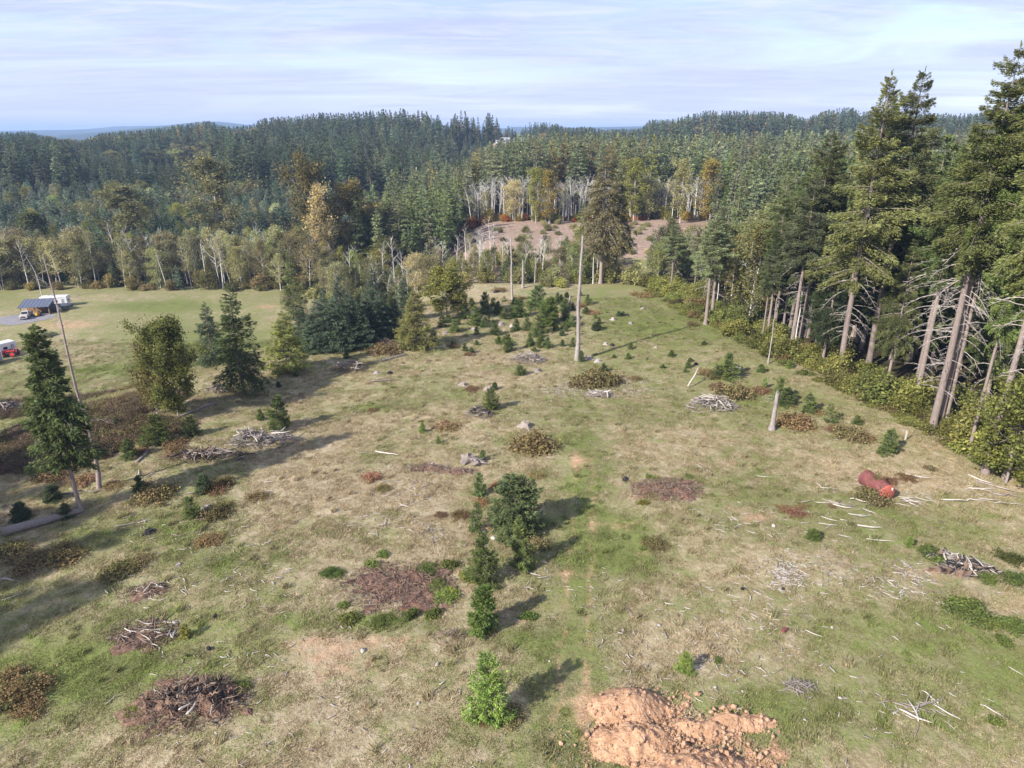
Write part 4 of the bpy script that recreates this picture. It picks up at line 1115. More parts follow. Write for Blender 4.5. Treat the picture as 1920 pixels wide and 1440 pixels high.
# behind the right edge
for x, y in grid(34, 150, 36, 292, 5.2):
    e = float(edge_x(y)); d = x - e
    if d < 4.5 or not free(x, y, hero_xy, 3.2) or (y > 205 and x < 92): continue
    if d < 9 and RG.random() < .35: continue
    if d < 11 and 58 < y < 98: continue
    tall = RG.uniform(22, 31) if y < 125 else RG.uniform(20, 28)
    if d < 12: tall *= RG.uniform(.5, .85)
    if y < 62: tall = min(tall, 19)
    cand.append(('fir', x, y, tall, jit(mixc(T_DARK, T_GREEN, RG.uniform(.2, .8)) if y < 150 else mixc(T_GREEN, T_SAGE, RG.uniform(0, .8))), math.exp(-max(0, d - 6) / 9), None, 'inside the right forest'))
# mixed thicket beyond the field's far end
for x, y in grid(-60, 30, 160, 212, 4.2):
    e = float(edge_x(y))
    if x > e + 3 or y < max(164, float(wood_y(x))) + 4 * wobble(x, y, 80): continue
    r = RG.random()
    low = .66 if x > -18 else 1.0
    if r < (.34 if x > -18 else .26): continue
    if r < .55: cand.append(('young', x, y, RG.uniform(4, 9.5) * low, jit(mixc(T_DARK, T_GREEN, RG.random())), 1, None, 'in the far thicket'))
    elif r < .72: cand.append(('bare', x, y, RG.uniform(9, 16) * (.5 + .5 * low), jit(T_TAN), 1, None, 'in the far thicket'))
    elif r < .92 or x > -18: cand.append(('alder', x, y, RG.uniform(7, 13) * low, jit(mixc(T_OLIVE, T_TAN, RG.random() * .7)), 1, None, 'in the far thicket'))
    else: cand.append(('fir', x, y, RG.uniform(9, 14), jit(mixc(T_DARK, T_GREEN, RG.random())), 1.3, None, 'in the far thicket'))
# alder belt behind the lower left field
for x, y in grid(-230, -58, 203, 224, 3.5):
    yy = y
    r = RG.random()
    if r < .14: continue
    if r < .62: cand.append(('alder', x, yy, RG.uniform(10, 16.5), jit(mixc(T_OLIVE, T_TAN, .35 + .6 * RG.random())), 1.3, None, 'behind the lower meadow'))
    elif r < .80: cand.append(('bare', x, yy, RG.uniform(12, 18), jit(T_TAN), 1.3, None, 'behind the lower meadow'))
    else: cand.append(('young', x, yy, RG.uniform(5, 9), jit(mixc(T_DARK, T_BLUE, RG.random())), 1, None, 'behind the lower meadow'))
# young plantation, left
for x, y in grid(-330, -38, 206, 395, 4.8):
    if y < 224 and x < -56: continue
    if abs(x) > .80 * y + 8: continue
    r = RG.random(); n = wobble(x, y, 82, .02)
    if r < .12: continue
    if n > .22 and r < .5: cand.append(('alder', x, y, RG.uniform(8, 13), jit(mixc(T_YG, T_OLIVE, RG.random())), .8, None, 'among plantation firs'))
    elif r < .90: cand.append(('young', x, y, RG.uniform(7, 12.5), jit(mixc(T_BLUE, (.20, .25, .175), .35 + .6 * RG.random())), .8, None, 'in the young plantation'))
    elif r < .95: cand.append(('fir', x, y, RG.uniform(13, 19), jit(mixc(T_DARK, T_BLUE, RG.random())), 1, None, 'above the plantation'))
    else: cand.append(('alder', x, y, RG.uniform(8, 12), jit(mixc(T_YG, T_TAN, RG.random())), .8, None, 'among plantation firs'))
# forest behind the far clearing: a belt of pale alders in front of sage firs
for x, y in grid(-36, 92, 288, 304, 3.1):
    r = RG.random()
    if r < .08: continue
    if r < .86: cand.append(('bare', x, y, RG.uniform(12.5, 18), jit(T_TAN), 1.25, None, 'behind the far clearing'))
    elif r < .95: cand.append(('alder', x, y, RG.uniform(11, 16), jit(mixc(T_YG, T_TAN, RG.random())), 1.2, None, 'behind the far clearing'))
for x, y in grid(-52, 330, 300, 452, 6.8):
    if x > 150 and y < 292: continue
    cand.append(('fir', x, y, RG.uniform(23, 35) * (.86 if x < 0 else .97), jit(mixc(T_SAGE, T_GREEN, RG.random() * .6) if RG.random() < .86 else mixc(T_YG, T_BROWN, RG.random()), .12), math.exp(-max(0, y - 302) / 55), None, 'in the sage forest'))
for x, y in grid(-48, -20, 222, 300, 6.5):
    cand.append(('fir', x, y, RG.uniform(19, 29), jit(mixc(T_SAGE, T_GREEN, .3 + RG.random() * .5)), 1.1, None, 'left of the far clearing'))
for x, y in grid(78, 150, 205, 300, 6.0):
    if x < edge_x(y) + 2 and x < 88: continue
    cand.append(('fir', x, y, RG.uniform(16, 26), jit(mixc(T_SAGE, T_GREEN, RG.random())), .8, None, 'right of the far clearing'))
def open_ground(x, y):
    hx, hy = HOUSE_AT; rx, ry = RIDGE_AT
    return ((x - hx - 15) / 40) ** 2 + ((y - hy) / 48) ** 2 < 1 or (abs(x - hx * y / hy - 4) < 26 and hy - 75 < y < hy) or ((x - rx) / 30) ** 2 + ((y - ry) / 30) ** 2 < 1 or (abs(x - rx * y / ry) < 19 and ry - 60 < y < ry)
# mature forest, left valley
for x, y in grid(-560, -50, 395, 640, 7.6):
    if abs(x) > .80 * y + 10 or open_ground(x, y): continue
    front = y < 560 and abs((x + .513 * y)) < 46
    n = wobble(x, y, 84, .012)
    if n > .27 and RG.random() < .6: cand.append(('leafy', x, y, RG.uniform(11, 17), jit(mixc(T_OLIVE, T_TAN, RG.random() * .6)), .3, None, 'in the valley forest'))
    else: cand.append(('fir', x, y, RG.uniform(17, 23) if front else RG.uniform(22, 35), jit(mixc(T_DARK, T_BLUE if RG.random() < .75 else T_SAGE, RG.random() * .9)), .35 * math.exp(-(y - 395) / 90), None, 'in the dark valley forest'))
for x, y in grid(-50, 620, 452, 640, 8.0):
    if x < 0 and y > 560 and RG.random() < .3: continue
    cand.append(('fir', x, y, RG.uniform(17, 26), jit(mixc(T_DARK, T_SAGE, RG.random() * .9)), .1, None, 'in the far forest'))
for x, y in grid(-900, 950, 640, 1080, 9.5):
    if abs(x) > .82 * y or open_ground(x, y): continue
    n = wobble(x, y, 86, .009) + .6 * wobble(x, y, 88, .03)
    if 640 < y < 735 and -60 < x < 40: H = RG.uniform(9, 14)
    else: H = RG.uniform(17, 30)
    if -40 < x < 30 and y > 700 and RG.random() < .55: continue
    if n > .30 and y < 930 and RG.random() < .7: cand.append(('leafy', x, y, RG.uniform(9, 15), jit(mixc(T_OLIVE, mixc(T_TAN, T_BROWN, RG.random()), .3 + .6 * RG.random())), .05, None, 'on the ridge'))
    else: cand.append(('fir', x, y, H, jit(mixc(T_DARK, T_BLUE, RG.random() * .8) if RG.random() < .9 else mixc(T_OLIVE, T_BROWN, RG.random()), .2), .03, None, 'on the ridge'))
# firs off the picture to the left of the field: they throw the broad shade over its left side
for (x, y, H) in [(-78, 38, 27), (-84, 46, 31), (-90, 55, 33), (-76, 29, 31), (-96, 48, 33), (-92, 64, 29), (-101, 60, 33), (-84, 37, 28), (-100, 66, 26), (-104, 51, 32), (-70, 26, 30), (-66, 20, 29), (-73, 33, 30), (-81, 43, 31)]:
    plant('fir_tree', HERO[3], x, y, H, T_DARK, 'dark fir standing outside the view, %s one from the front' % (ORD[min(int((y - 26) * .7) + 1, 34)]), 'tree', 'firs that shade the left of the field', width=1.35)

SKYLINE = np.array([(-200, 246), (0, 250), (60, 247), (130, 262), (160, 264), (200, 250), (300, 241), (400, 227), (430, 238), (480, 235), (500, 222), (560, 218), (610, 211), (650, 213), (700, 207), (760, 204), (800, 207), (825, 215), (833, 237), (845, 229), (853, 212), (880, 203),
    (900, 206), (930, 215), (940, 243), (955, 236), (975, 247), (985, 234), (1000, 228), (1040, 232), (1060, 240), (1100, 238), (1130, 244), (1200, 241), (1212, 226), (1250, 224), (1290, 215), (1310, 209), (1380, 207), (1450, 210), (1480, 216), (1500, 222), (1540, 206), (1580, 201), (1600, 212), (1640, 205), (1700, 214), (1800, 214), (2000, 204), (2300, 204)], float)
kept = []
for c in cand:                      # far crowns grow no taller than the surveyed skyline of the ridge
    if c[1] > 26 and 36 < c[2] < 205:       # the low mixed wood at the field's far right corner, the tall firs nearer
        u = 960 + 1280 * c[1] / (c[2] * CP + 8)
        top = rise(c[1], c[2], float(np.interp(u, [1100, 1230, 1420, 1450, 1490, 1530, 1570, 1640, 1760, 1800, 1920, 2100], [440, 425, 415, 360, 300, 255, 300, 260, 240, 250, 200, 200])) + RG.exponential(22))
        H = min(c[3] * 1.15, max(4.5, top))
        if u < 1445 and c[0] == 'fir' and RG.random() < .55: c = ('alder',) + c[1:4] + (jit(mixc(T_OLIVE, mixc(T_YG, T_TAN, RG.random()), RG.random() * .7)),) + c[5:]
        c = c[:3] + (H,) + c[4:]
    if c[2] > 330 or (c[2] > 285 and c[3] > 15):
        u = 960 + 1280 * c[1] / (c[2] * CP + 10)
        top = rise(c[1], c[2], float(np.interp(u, SKYLINE[:, 0], SKYLINE[:, 1])) + RG.exponential(6.5))
        if c[2] > 640 and top < 5: continue
        c = c[:3] + (max(5.0, min(c[3] * (1.25 if c[2] > 640 else 1.0), top)),) + c[4:]
    kept.append(c)
cand = kept
BANDS = {'fir': (300 - len(heroes) - 11, 'fir_tree'), 'young': (240, 'young_fir'), 'alder': (285, 'alder_tree'), 'bare': (285, 'bare_alder'), 'leafy': (40, 'broadleaf_tree')}
STUFF = {'fir': [], 'young': [], 'alder': [], 'bare': [], 'leafy': []}
for cls, (limit, nm) in BANDS.items():
    rows = [c for c in cand if c[0] == cls]
    def score(c):
        if not in_frame(c[1], c[2], gz(c[1], c[2]) + c[3] * .6, 1.0): return 0
        return c[3] / math.hypot(c[1], c[2]) * c[5]
    rows.sort(key=score, reverse=True)
    for i, c in enumerate(rows):
        _, x, y, H, tint, wgt, _, place = c
        if i < limit and score(c) > 0:
            dist = math.hypot(x, y)
            hw = 'tall' if H > 22 else 'mid-height' if H > 12 else 'short'
            if cls == 'fir':
                k = RG.integers(5)
                if dist < 175 and H > 8: o = plant(nm, HERO[RG.integers(1, 5)] if H > 15 else FIELD[RG.integers(1, 4)], x, y, H, tint, None, 'tree', 'firs of the surrounding forest', width=RG.uniform(.8, 1.05))
                else: o = plant(nm, MID[k], x, y, H, tint, None, 'tree', 'firs of the surrounding forest', width=RG.uniform(.85, 1.15))
                look = '%s %s fir' % (hw, 'sage' if tint[0] > .078 else 'dark' if tint[1] < .075 else 'green')
            elif cls == 'young':
                o = plant(nm, FIELD[RG.integers(2, 4)] if dist < 180 else PLANT[RG.integers(3)], x, y, H, tint, None, 'tree', 'young firs of the plantation and thickets', width=RG.uniform(.85, 1.1))
                look = '%s %s young fir' % ('tall' if H > 9 else 'short', 'blue-green' if tint[2] > .04 else 'dark green')
            elif cls == 'alder':
                o = plant(nm, ALDER[RG.integers(4)], x, y, H, tint, None, 'tree', 'leafy alders around the fields', width=RG.uniform(.9, 1.25), tilt=(RG.normal(0, .05), RG.normal(0, .05)))
                look = '%s %s alder' % (hw, 'tan-leaved' if tint[0] > .15 else 'olive-leaved')
            elif cls == 'bare':
                o = plant(nm, BARE[RG.integers(3)], x, y, H, tint, None, 'tree', 'bare pale alders', width=RG.uniform(.9, 1.2), tilt=(RG.normal(0, .06), RG.normal(0, .06)))
                look = '%s bare alder' % hw
            else:
                o = plant(nm, COTTON[RG.integers(3)], x, y, H, tint, None, 'tree', 'autumn broadleaf trees in the valley', width=RG.uniform(1.1, 1.5))
                look = '%s autumn broadleaf tree' % hw
            want(o, look + ' ' + place, x, y, gz(x, y) + H * .6, WOOD_MARKS)
        elif abs(x) < .86 * y + 30: STUFF[cls].append(c)
def stuff_forest(name, label, rows, meshes, H0, wide=(.85, 1.15)):
    n = len(rows)
    if not n: return
    s = np.array([c[3] for c in rows]) / H0
    w = s * RG.uniform(wide[0], wide[1], n)
    pts = np.array([(c[1], c[2], 0) for c in rows]); pts[:, 2] = ground_z(pts[:, 0], pts[:, 1])
    scatter(name, label, 'forest', meshes, pts, RG.integers(0, len(meshes), n), RG.random(n) * 6.28, np.stack([w, w, s], -1), tint=[c[4] for c in rows])
stuff_forest('conifer_forest', 'sage and dark conifer forest behind the clearing', [c for c in STUFF['fir'] if c[2] < 640], MIDX, 26)
stuff_forest('ridge_forest', 'dark conifer forest covering the far ridge', [c for c in STUFF['fir'] if c[2] >= 640], FARX, 26, (.8, 1.1))
stuff_forest('young_fir_plantation', 'pale blue-green young fir plantation in the valley', STUFF['young'], PLANTX, 9)
stuff_forest('alder_wood', 'mixed alder wood between the conifers', STUFF['alder'] + STUFF['bare'], [one_mesh(ALDER[i], 'alder_whole') for i in (1, 3)], 14, (1.0, 1.4))
stuff_forest('autumn_wood', 'brown and olive broadleaf wood on the ridge slopes', STUFF['leafy'], [one_mesh(COTTON[i], 'leafy_whole') for i in (0, 2)], 24, (1.3, 1.9))
print('forest', {k: len(v) for k, v in STUFF.items()}, {k: len([c for c in cand if c[0] == k]) for k in STUFF})
# ------------------------------------------------------------------ bushes
def put_bush(name, protos, u, v, hw, tint, look, group, hscale=1.0, xy=None, marks=FIELD_MARKS):
    x, y = xy if xy else on_ground(u, v)
    p = protos[RG.integers(len(protos))]
    w = hw * scale_at(x, y) if xy is None else hw
    s = w / p['R']
    o = thing(name, None, 'bush', (x, y, gz(x, y)), RG.random() * 6.28, (s, s, s * hscale), group)
    link('foliage', p['foliage'], o, tint=jit(tint, .1)); link('stems', p['stems'], o)
    want(o, look, x, y, gz(x, y), marks)
    return o
G_BR, G_GR = 'brambles in the field', 'green bushes in the field'
for (u, v, hw, t, hs) in [(1002, 838, 34, .3, 1.2), (1092, 722, 26, .35, 1.1), (1125, 718, 30, .2, 1.3), (1150, 714, 18, .5, .9), (1192, 711, 12, .6, .7), (1378, 742, 28, .3, 1.2), (1350, 728, 16, .5, 1), (1488, 796, 30, .45, 1.0),
        (1590, 818, 34, .4, .9), (1572, 808, 20, .6, .8), (1618, 822, 18, .5, .8), (838, 801, 20, .6, .9), (698, 896, 17, .9, 1.0), (716, 918, 15, .3, .9), (905, 942, 13, .9, 1.0), (932, 914, 14, .8, 1.0), (862, 968, 19, .7, .8), (826, 966, 10, .8, .7),
        (290, 932, 34, .4, 1.2), (268, 915, 18, .3, 1.2), (315, 925, 18, .2, 1.1), (402, 918, 24, .5, .9), (420, 905, 16, .2, 1.1), (402, 968, 26, .25, 1.3), (425, 950, 14, .2, 1), (480, 935, 22, .4, .8), (108, 892, 36, .6, .8), (158, 902, 24, .7, .8),
        (215, 912, 20, .5, .8), (55, 1055, 40, .4, .8), (118, 1042, 34, .4, .8), (20, 1035, 30, .3, 1.0), (228, 1072, 28, .2, .9), (262, 1052, 24, .3, .6), (395, 1016, 22, .4, .7), (45, 1305, 40, .45, .9), (18, 1268, 26, .4, 1.0), (60, 1330, 26, .5, .8),
        (1490, 962, 18, .8, .9), (1470, 955, 13, .5, .9), (1505, 950, 12, .4, .8), (1632, 936, 26, .35, 1.3), (1648, 942, 16, .5, 1.1), (1640, 905, 14, .4, 2.2), (1668, 904, 13, .75, 1.0), (1700, 897, 16, .6, .8), (1640, 940, 10, .6, .8), (1745, 880, 10, .3, .9), (960, 1345, 26, .35, .8), (905, 1352, 14, .8, .8),
        (1010, 1025, 20, .3, 1.2), (980, 1030, 14, .6, .8), (720, 660, 24, .6, 1.0), (1340, 705, 20, .4, 1.0), (1325, 700, 16, .5, .9), (1395, 735, 16, .6, .9), (1430, 735, 20, .6, .7), (1535, 777, 14, .5, 1), (1110, 588, 14, .7, .9), (1090, 573, 12, .7, .9),
        (1190, 552, 12, .6, .9), (1210, 556, 14, .5, 1), (1300, 610, 12, .4, 1), (850, 650, 10, .6, .8), (630, 660, 8, .5, .8), (1105, 697, 8, .7, .7), (885, 730, 14, .7, .6), (880, 665, 10, .7, .6), (700, 770, 10, .8, .6), (290, 800, 12, .5, .8),
        (340, 850, 26, .7, .8), (260, 850, 18, .6, .8), (330, 835, 20, .6, .9), (1230, 1022, 22, .3, .7), (1560, 950, 8, .6, .6), (975, 560, 10, .6, .8), (935, 545, 14, .6, .8), (790, 790, 5, .8, .7), (1005, 893, 14, .3, .7), (1218, 930, 12, .3, .8)]:
    look = 'reddish bramble clump' if t > .55 else 'brown and green bramble clump' if t > .32 else 'olive bramble clump'
    put_bush('bramble', BRAM, u, v, hw, mixc(mixc(T_GREEN, T_OLIVE, .7), mixc(T_RED, T_BROWN, .45), min(1, t + .2)), look, G_BR, hs)
for (u, v, hw, t) in [(658, 1160, 16, .2), (718, 1165, 18, .1), (772, 1156, 15, .1), (811, 1152, 14, .4), (622, 1076, 18, .0), (800, 1072, 20, .0), (818, 1098, 18, .1), (835, 1122, 20, .1), (845, 1060, 14, .1), (1222, 1018, 10, .5), (1524, 1006, 12, .1),
        (1808, 1150, 34, .0), (1850, 1170, 24, .1), (1895, 1178, 24, .0), (1745, 1040, 20, .0), (1760, 1052, 14, .1), (1895, 1050, 24, .0), (1905, 1090, 26, .0), (1850, 1085, 20, .1), (1880, 1205, 14, .1), (450, 1290, 18, .1), (255, 1335, 18, .5), (405, 1280, 12, .1),
        (845, 1115, 14, .8), (905, 1096, 16, .6), (905, 1180, 14, .8), (1206, 945, 9, .9), (1230, 900, 8, .3), (1215, 895, 7, .4), (720, 1040, 10, .0), (700, 1060, 12, .3), (645, 1135, 9, .2), (1290, 895, 8, .3), (990, 1160, 14, .0), (868, 1080, 10, .6), (885, 1085, 12, .3), (1865, 1356, 14, .2), (1345, 1240, 8, .2)]:
    put_bush('weed_bush', GREEN[:2] if hw > 17 else WEED, u, v, hw, mixc(T_GREEN, T_YG, t), ('yellow-green' if t > .4 else 'dark green') + ' weedy bush', G_GR, .55 if hw > 17 else 1.0)
# yellow-green shrubs under the firs along the right edge
n = 0
for y in np.arange(58, 166, 1.5):
    for k in range(2):
        if RG.random() < .22: continue
        e = float(edge_x(y))
        d = RG.uniform(1.0, 4.5) if k == 0 else RG.uniform(4.5, 11)
        x = e + d
        w = RG.uniform(.9, 1.5) if d < 3 else RG.uniform(1.3, 2.4)
        t = RG.random()
        low = d < 3
        look = ('low ' if low else 'tall ') + ('yellow' if t > .7 else 'olive' if t < .25 else 'yellow-green') + ' shrub under the edge firs'
        put_bush('edge_shrub', GREEN if low else BIGB, 0, 0, w, mixc(mixc(T_GREEN, T_OLIVE, .5), mixc(T_YG, T_OLIVE, .25) if RG.random() < .85 else T_BROWN, .35 + .65 * t), look, 'shrubs along the right-hand forest edge', RG.uniform(.35, .9) if low else RG.uniform(.5, 1.3), (x, y + RG.uniform(-.6, .6)), FIELD_MARKS + WOOD_MARKS)
# shrubs of the far thicket, the wood's foot and the far clearing
rows = []
for i in range(95):
    x, y = RG.uniform(-58, 30), RG.uniform(159, 208)
    if y < float(wood_y(x)) - 3 or x > edge_x(y) + 3: continue
    rows.append((x, y, RG.uniform(1.3, 2.8), mixc(T_OLIVE, mixc(T_YG, T_TAN, RG.random()), RG.random()), 'olive shrub in the far thicket'))
for i in range(60):
    x = RG.uniform(-200, -60); y = 203 + RG.uniform(-3, 6)
    rows.append((x, y, RG.uniform(1.2, 2.4), mixc(T_OLIVE, mixc(T_ORANGE, T_TAN, .75), RG.random() * .8), 'tan shrub below the left wood'))
for i in range(38):
    x = RG.uniform(-26, 22) if i < 28 else RG.uniform(25, 92); y = RG.uniform(284, 292)
    rows.append((x, y, RG.uniform(1.1, 2.1), mixc(T_ORANGE, T_BROWN, RG.random() * .5), 'bright orange bush by the clearing'))
for i in range(34):
    x = RG.uniform(-34, 92); y = RG.uniform(284, 296)
    rows.append((x, y, RG.uniform(1.6, 3.2), mixc(T_YG, T_ORANGE, RG.random() * .3), 'yellow-green bush by the clearing'))
for i in range(60):
    x, y = RG.uniform(-36, 80), RG.uniform(208, 284)
    rows.append((x, y, RG.uniform(.8, 1.6), mixc(T_TAN, T_OLIVE, RG.random()), 'small bush on the clearing'))
for (x, y, w, t, look) in rows:
    put_bush('thicket_shrub', BIGB, 0, 0, w, t, look, 'shrubs of the thickets and clearing edge', RG.uniform(.75, 1.3), (x, y), WOOD_MARKS)
# brushy bank on the left: countless dry stems
pts, tn, sc = [], [], []
while len(pts) < 2000:
    u, v = RG.uniform(-60, 420), RG.uniform(690, 930)
    x, y = -90 + 62 * RG.random(), 62 + 50 * RG.random()
    if landmask(np.array([x]), np.array([y]))['brush'][0] < .45: continue
    pts.append((x, y, gz(x, y))); tn.append(jit(mixc((.13, .085, .068), mixc(T_BROWN, T_OLIVE, RG.random()), RG.random() * .75))); sc.append(RG.uniform(.45, 1.1))
scatter('dry_undergrowth', 'brown dry undergrowth covering the left bank', 'undergrowth', [p_['foliage'] for p_ in BRAM], pts, RG.integers(0, 3, len(pts)), RG.random(len(pts)) * 6.28, sc, tint=tn)

# ------------------------------------------------------------------ dead wood
STK = {m: [stick_mesh(500 + 10 * k + i, m, [.04, .08, .14, .07][i], i == 3) for i in range(4)] for k, m in enumerate(['bleached', 'weathered', 'brown_wood', 'char'])}
def stick_at(parent, m, x, y, z, L, rz, tilt=0.0, thick=1.0, name='stick'):
    me = STK[m][RG.integers(4)]
    return link(name, me, parent, (x, y, z), (RG.normal(0, .2), tilt, rz), (L, L * thick, L * thick))
CHUNK = [clod_mesh(770 + i, ['char', 'weathered', 'char', 'brown_wood'][i]) for i in range(4)]
def pile(name, label, u, v, rx, ry, h, n, mats, L=(.6, 2.2), mound=None, thick=1.3, cat='brush pile', rz=0.0):
    x, y = on_ground(u, v)
    rx, ry, h, n = rx * 1.15, ry * 1.15, h * 1.1, int(n * 1.15)
    o = thing(name, label, cat, (x, y, gz(x, y)), rz)
    nt = int(60 * rx * ry)                   # the finest twigs and bark, joined
    a = RG.random(nt) * 6.28; r = RG.random(nt) ** .55 * 1.08
    c0 = np.stack([np.cos(a) * r * rx, np.sin(a) * r * ry, h * np.clip(1 - r * r, 0, 1) ** .8 * RG.uniform(.3, 1.0, nt) + .03], -1)
    dd = RG.normal(0, 1, (nt, 3)) * [1, 1, .3]; dd /= np.linalg.norm(dd, axis=1, keepdims=True)
    ll = RG.uniform(.12, .5, nt)[:, None]
    g = Geo(); V, Q = tubes(np.stack([c0 - dd * ll, c0, c0 + dd * ll + RG.normal(0, .05, (nt, 3))], 1), np.repeat([[.012, .017, .006]], nt, 0) * RG.uniform(.7, 2.0, (nt, 1)), 3)
    g.add(V, Q); tag(link('twigs', g.mesh('twigs', [M['brown_wood' if BR in mats else 'weathered']]), o), kind='stuff')
    if mound:
        link('mound', mound_mesh(int(u), rx * 1.12, ry * 1.12, h * .85, mound, .45, sink=.09 * h + .03), o)
        V0 = np.array([(-.5, -.12, 0), (.5, -.10, 0), (.45, .12, 0), (-.45, .10, 0), (-.4, 0, .2), (.4, 0, .18)])
        for part_, mt, cnt in (('chips', 'brown_wood', 420), ('ash', 'char', 110), ('splinters', 'weathered', 260)):
            g = Geo()
            for i in range(int(cnt * rx * ry / 8)):
                a, r = RG.random() * 6.28, math.sqrt(RG.random()) * 1.12
                px, py = math.cos(a) * r * rx, math.sin(a) * r * ry
                s_, q = RG.uniform(.06, .24), RG.random() * 6.28
                V = V0 * [s_, s_ * RG.uniform(.5, 1.4), s_ * .8]
                V = np.stack([V[:, 0] * math.cos(q) - V[:, 1] * math.sin(q), V[:, 0] * math.sin(q) + V[:, 1] * math.cos(q), V[:, 2] + V[:, 0] * RG.normal(0, .3)], -1)
                g.add(V + [px, py, h * .75 * max(0, 1 - r ** 1.3) ** 1.4 + .02], [(0, 1, 5, 4), (2, 3, 4, 5)], [(1, 2, 5), (3, 0, 4)])
            tag(link(part_, g.mesh(part_, [M[mt]]), o), kind='stuff')
    if name == 'burn_pile':                  # root chunks and burnt blocks
        for i in range(12):
            a, r = RG.random() * 6.28, RG.random() ** .7
            s_ = RG.uniform(.22, .6)
            link('root_chunk', CHUNK[RG.integers(4)], o, (math.cos(a) * r * rx * .8, math.sin(a) * r * ry * .8, h * max(0, 1 - r * r) * .8 + .1), (RG.random() * 6, RG.random() * 6, RG.random() * 6), (s_ * 1.7, s_ * .8, s_ * .7))
    for i in range(n):
        a, r = RG.random() * 6.28, RG.random() ** .6
        px, py = math.cos(a) * r * rx * .9, math.sin(a) * r * ry * .9
        z = h * (1 - r * r) ** .8 * RG.uniform(.45, 1.02) + .03
        m = mats[RG.integers(len(mats))]
        stick_at(o, m, px, py, z, RG.uniform(*L) * (1 if r < .7 else .7), RG.random() * 6.28, RG.normal(0, .35) * (1 - r * .6), thick * RG.uniform(.7, 1.4))
    return o
B, W_, BR, CH = 'bleached', 'weathered', 'brown_wood', 'char'
pile('slash_pile', 'tall grey slash pile at the left end of the small fir in the field', 470, 832, 2.3, 1.7, 1.7, 80, [W_, W_, B], (.8, 2.6))
pile('slash_pile', 'second grey slash pile touching the first, under the small fir', 524, 832, 1.7, 1.4, 1.5, 60, [W_, W_, B], (.7, 2.2))
pile('slash_pile', 'long low dark slash pile lying left of the tall grey piles', 392, 858, 4.6, 1.3, .8, 90, [W_, W_, BR, CH], (.8, 2.8))
pile('slash_pile', 'round pile of short grey wood in mid field', 990, 676, 2.7, 1.7, 1.1, 90, [B, W_, W_], (.5, 1.5), thick=1.9)
pile('slash_pile', 'pale slash pile with a long raised branch in the right field', 1335, 764, 3.1, 1.9, 1.5, 95, [B, B, W_], (.7, 2.4))
pile('slash_pile', 'slash pile beside the left row of dense firs', 655, 692, 2.4, 1.8, 1.2, 55, [W_, B, BR], (.8, 2.3))
pile('root_pile', 'dark root pile under a small broad fir', 897, 780, 1.6, 1.0, 1.2, 44, [W_, W_, CH], (.6, 1.8), thick=1.8)
pile('slash_pile', 'low pale stick pile in front of a bramble clump', 1125, 742, 2.0, 1.0, .6, 48, [B, B, W_], (.6, 2.0))
pile('slash_pile', 'brush heap with brown stems beside the yellow-green cedar', 722, 650, 3.0, 1.6, 1.3, 60, [W_, BR], (.8, 2.2), thick=.7)
pile('slash_pile', 'grey brush heap on the bank under the conifer pair', 408, 733, 1.6, 1.1, .8, 34, [W_], (.8, 2.0))
pile('slash_pile', 'far dark slash pile at the top of the dirt slope', 545, 562, 2.6, 1.5, 1.4, 34, [W_, BR], (1, 3))
pile('slash_pile', 'dark woody heap at the left border on the bank', 20, 768, 3.2, 1.6, 1.2, 40, [W_, CH], (1, 3))
pile('burn_pile', 'charred wood and brown dirt pile in the lower left foreground', 372, 1318, 3.3, 2.0, 1.05, 85, [W_, BR, BR, B, CH, CH], (.3, 1.3), 'brown_soil', 1.9, 'burn pile')
pile('burn_patch', 'wide reddish burn patch of dirt, ash and wood bits', 722, 1102, 4.6, 2.9, .42, 62, [BR, W_, BR, CH], (.15, .7), 'red_soil', 1.6, 'burn patch')
pile('chip_heap', 'low heap of reddish wood chips right of the track', 1255, 918, 3.2, 2.1, .65, 90, [BR, BR, W_], (.25, .8), 'red_soil', 1.7, 'wood chip heap')
pile('burn_pile', 'burnt root pile with black stubs near the right border', 1812, 1070, 2.4, 1.1, .9, 50, [W_, CH, CH, B], (.5, 1.8), 'brown_soil', 2.0, 'burn pile')
pile('burn_pile', 'bleached wood beside the burnt root pile', 1765, 1045, 1.4, .6, .4, 22, [B, W_, CH], (.6, 1.8), None, 1.8, 'burn pile')
pile('slash_patch', 'flat scatter of brown slash on the left foreground grass', 285, 1185, 2.6, 1.4, .22, 80, [BR, BR, W_, B], (.4, 1.9), 'brown_soil', 1.2, 'slash')
pile('slash_patch', 'small brown bark heap above the flat slash scatter', 285, 1108, 1.5, .9, .4, 36, [BR, B], (.3, 1.1), 'brown_soil', 1.5, 'slash')
pile('slash_patch', 'heap of stony debris left of the grey forked stump', 800, 878, 2.4, .8, .35, 30, [BR, W_], (.2, .7), 'brown_soil', 1.6, 'debris')
pile('slash_patch', 'second debris heap just left of the grey forked stump', 865, 885, 1.5, .8, .35, 24, [BR, W_], (.2, .7), 'brown_soil', 1.6, 'debris')
pile('slash_patch', 'dirt hummock with wood under the bramble hummock', 1005, 836, 2.6, 1.3, .7, 26, [BR, W_, B], (.4, 1.5), 'brown_soil', 1.3, 'debris')
pile('slash_patch', 'dead twiggy bush heap in front of the burn patch', 842, 1196, 1.1, .7, .5, 34, [W_, BR], (.4, 1.1), None, .45, 'dead brush')
pile('slash_patch', 'little pile of grey twigs on the right foreground grass', 1497, 1290, 1.0, .6, .35, 34, [W_, W_, B], (.4, 1.1), None, .8, 'slash')
for (u, v, L, rz, lab) in [(1300, 722, 4.2, .9, 'long curved white branch rising from the pale slash pile')]:
    x, y = on_ground(u, v); o = stick_at(None, B, x, y, gz(x, y) + 1.2, L, rz, -.5, 1.0, 'raised_branch'); tag(o, lab, 'branch')
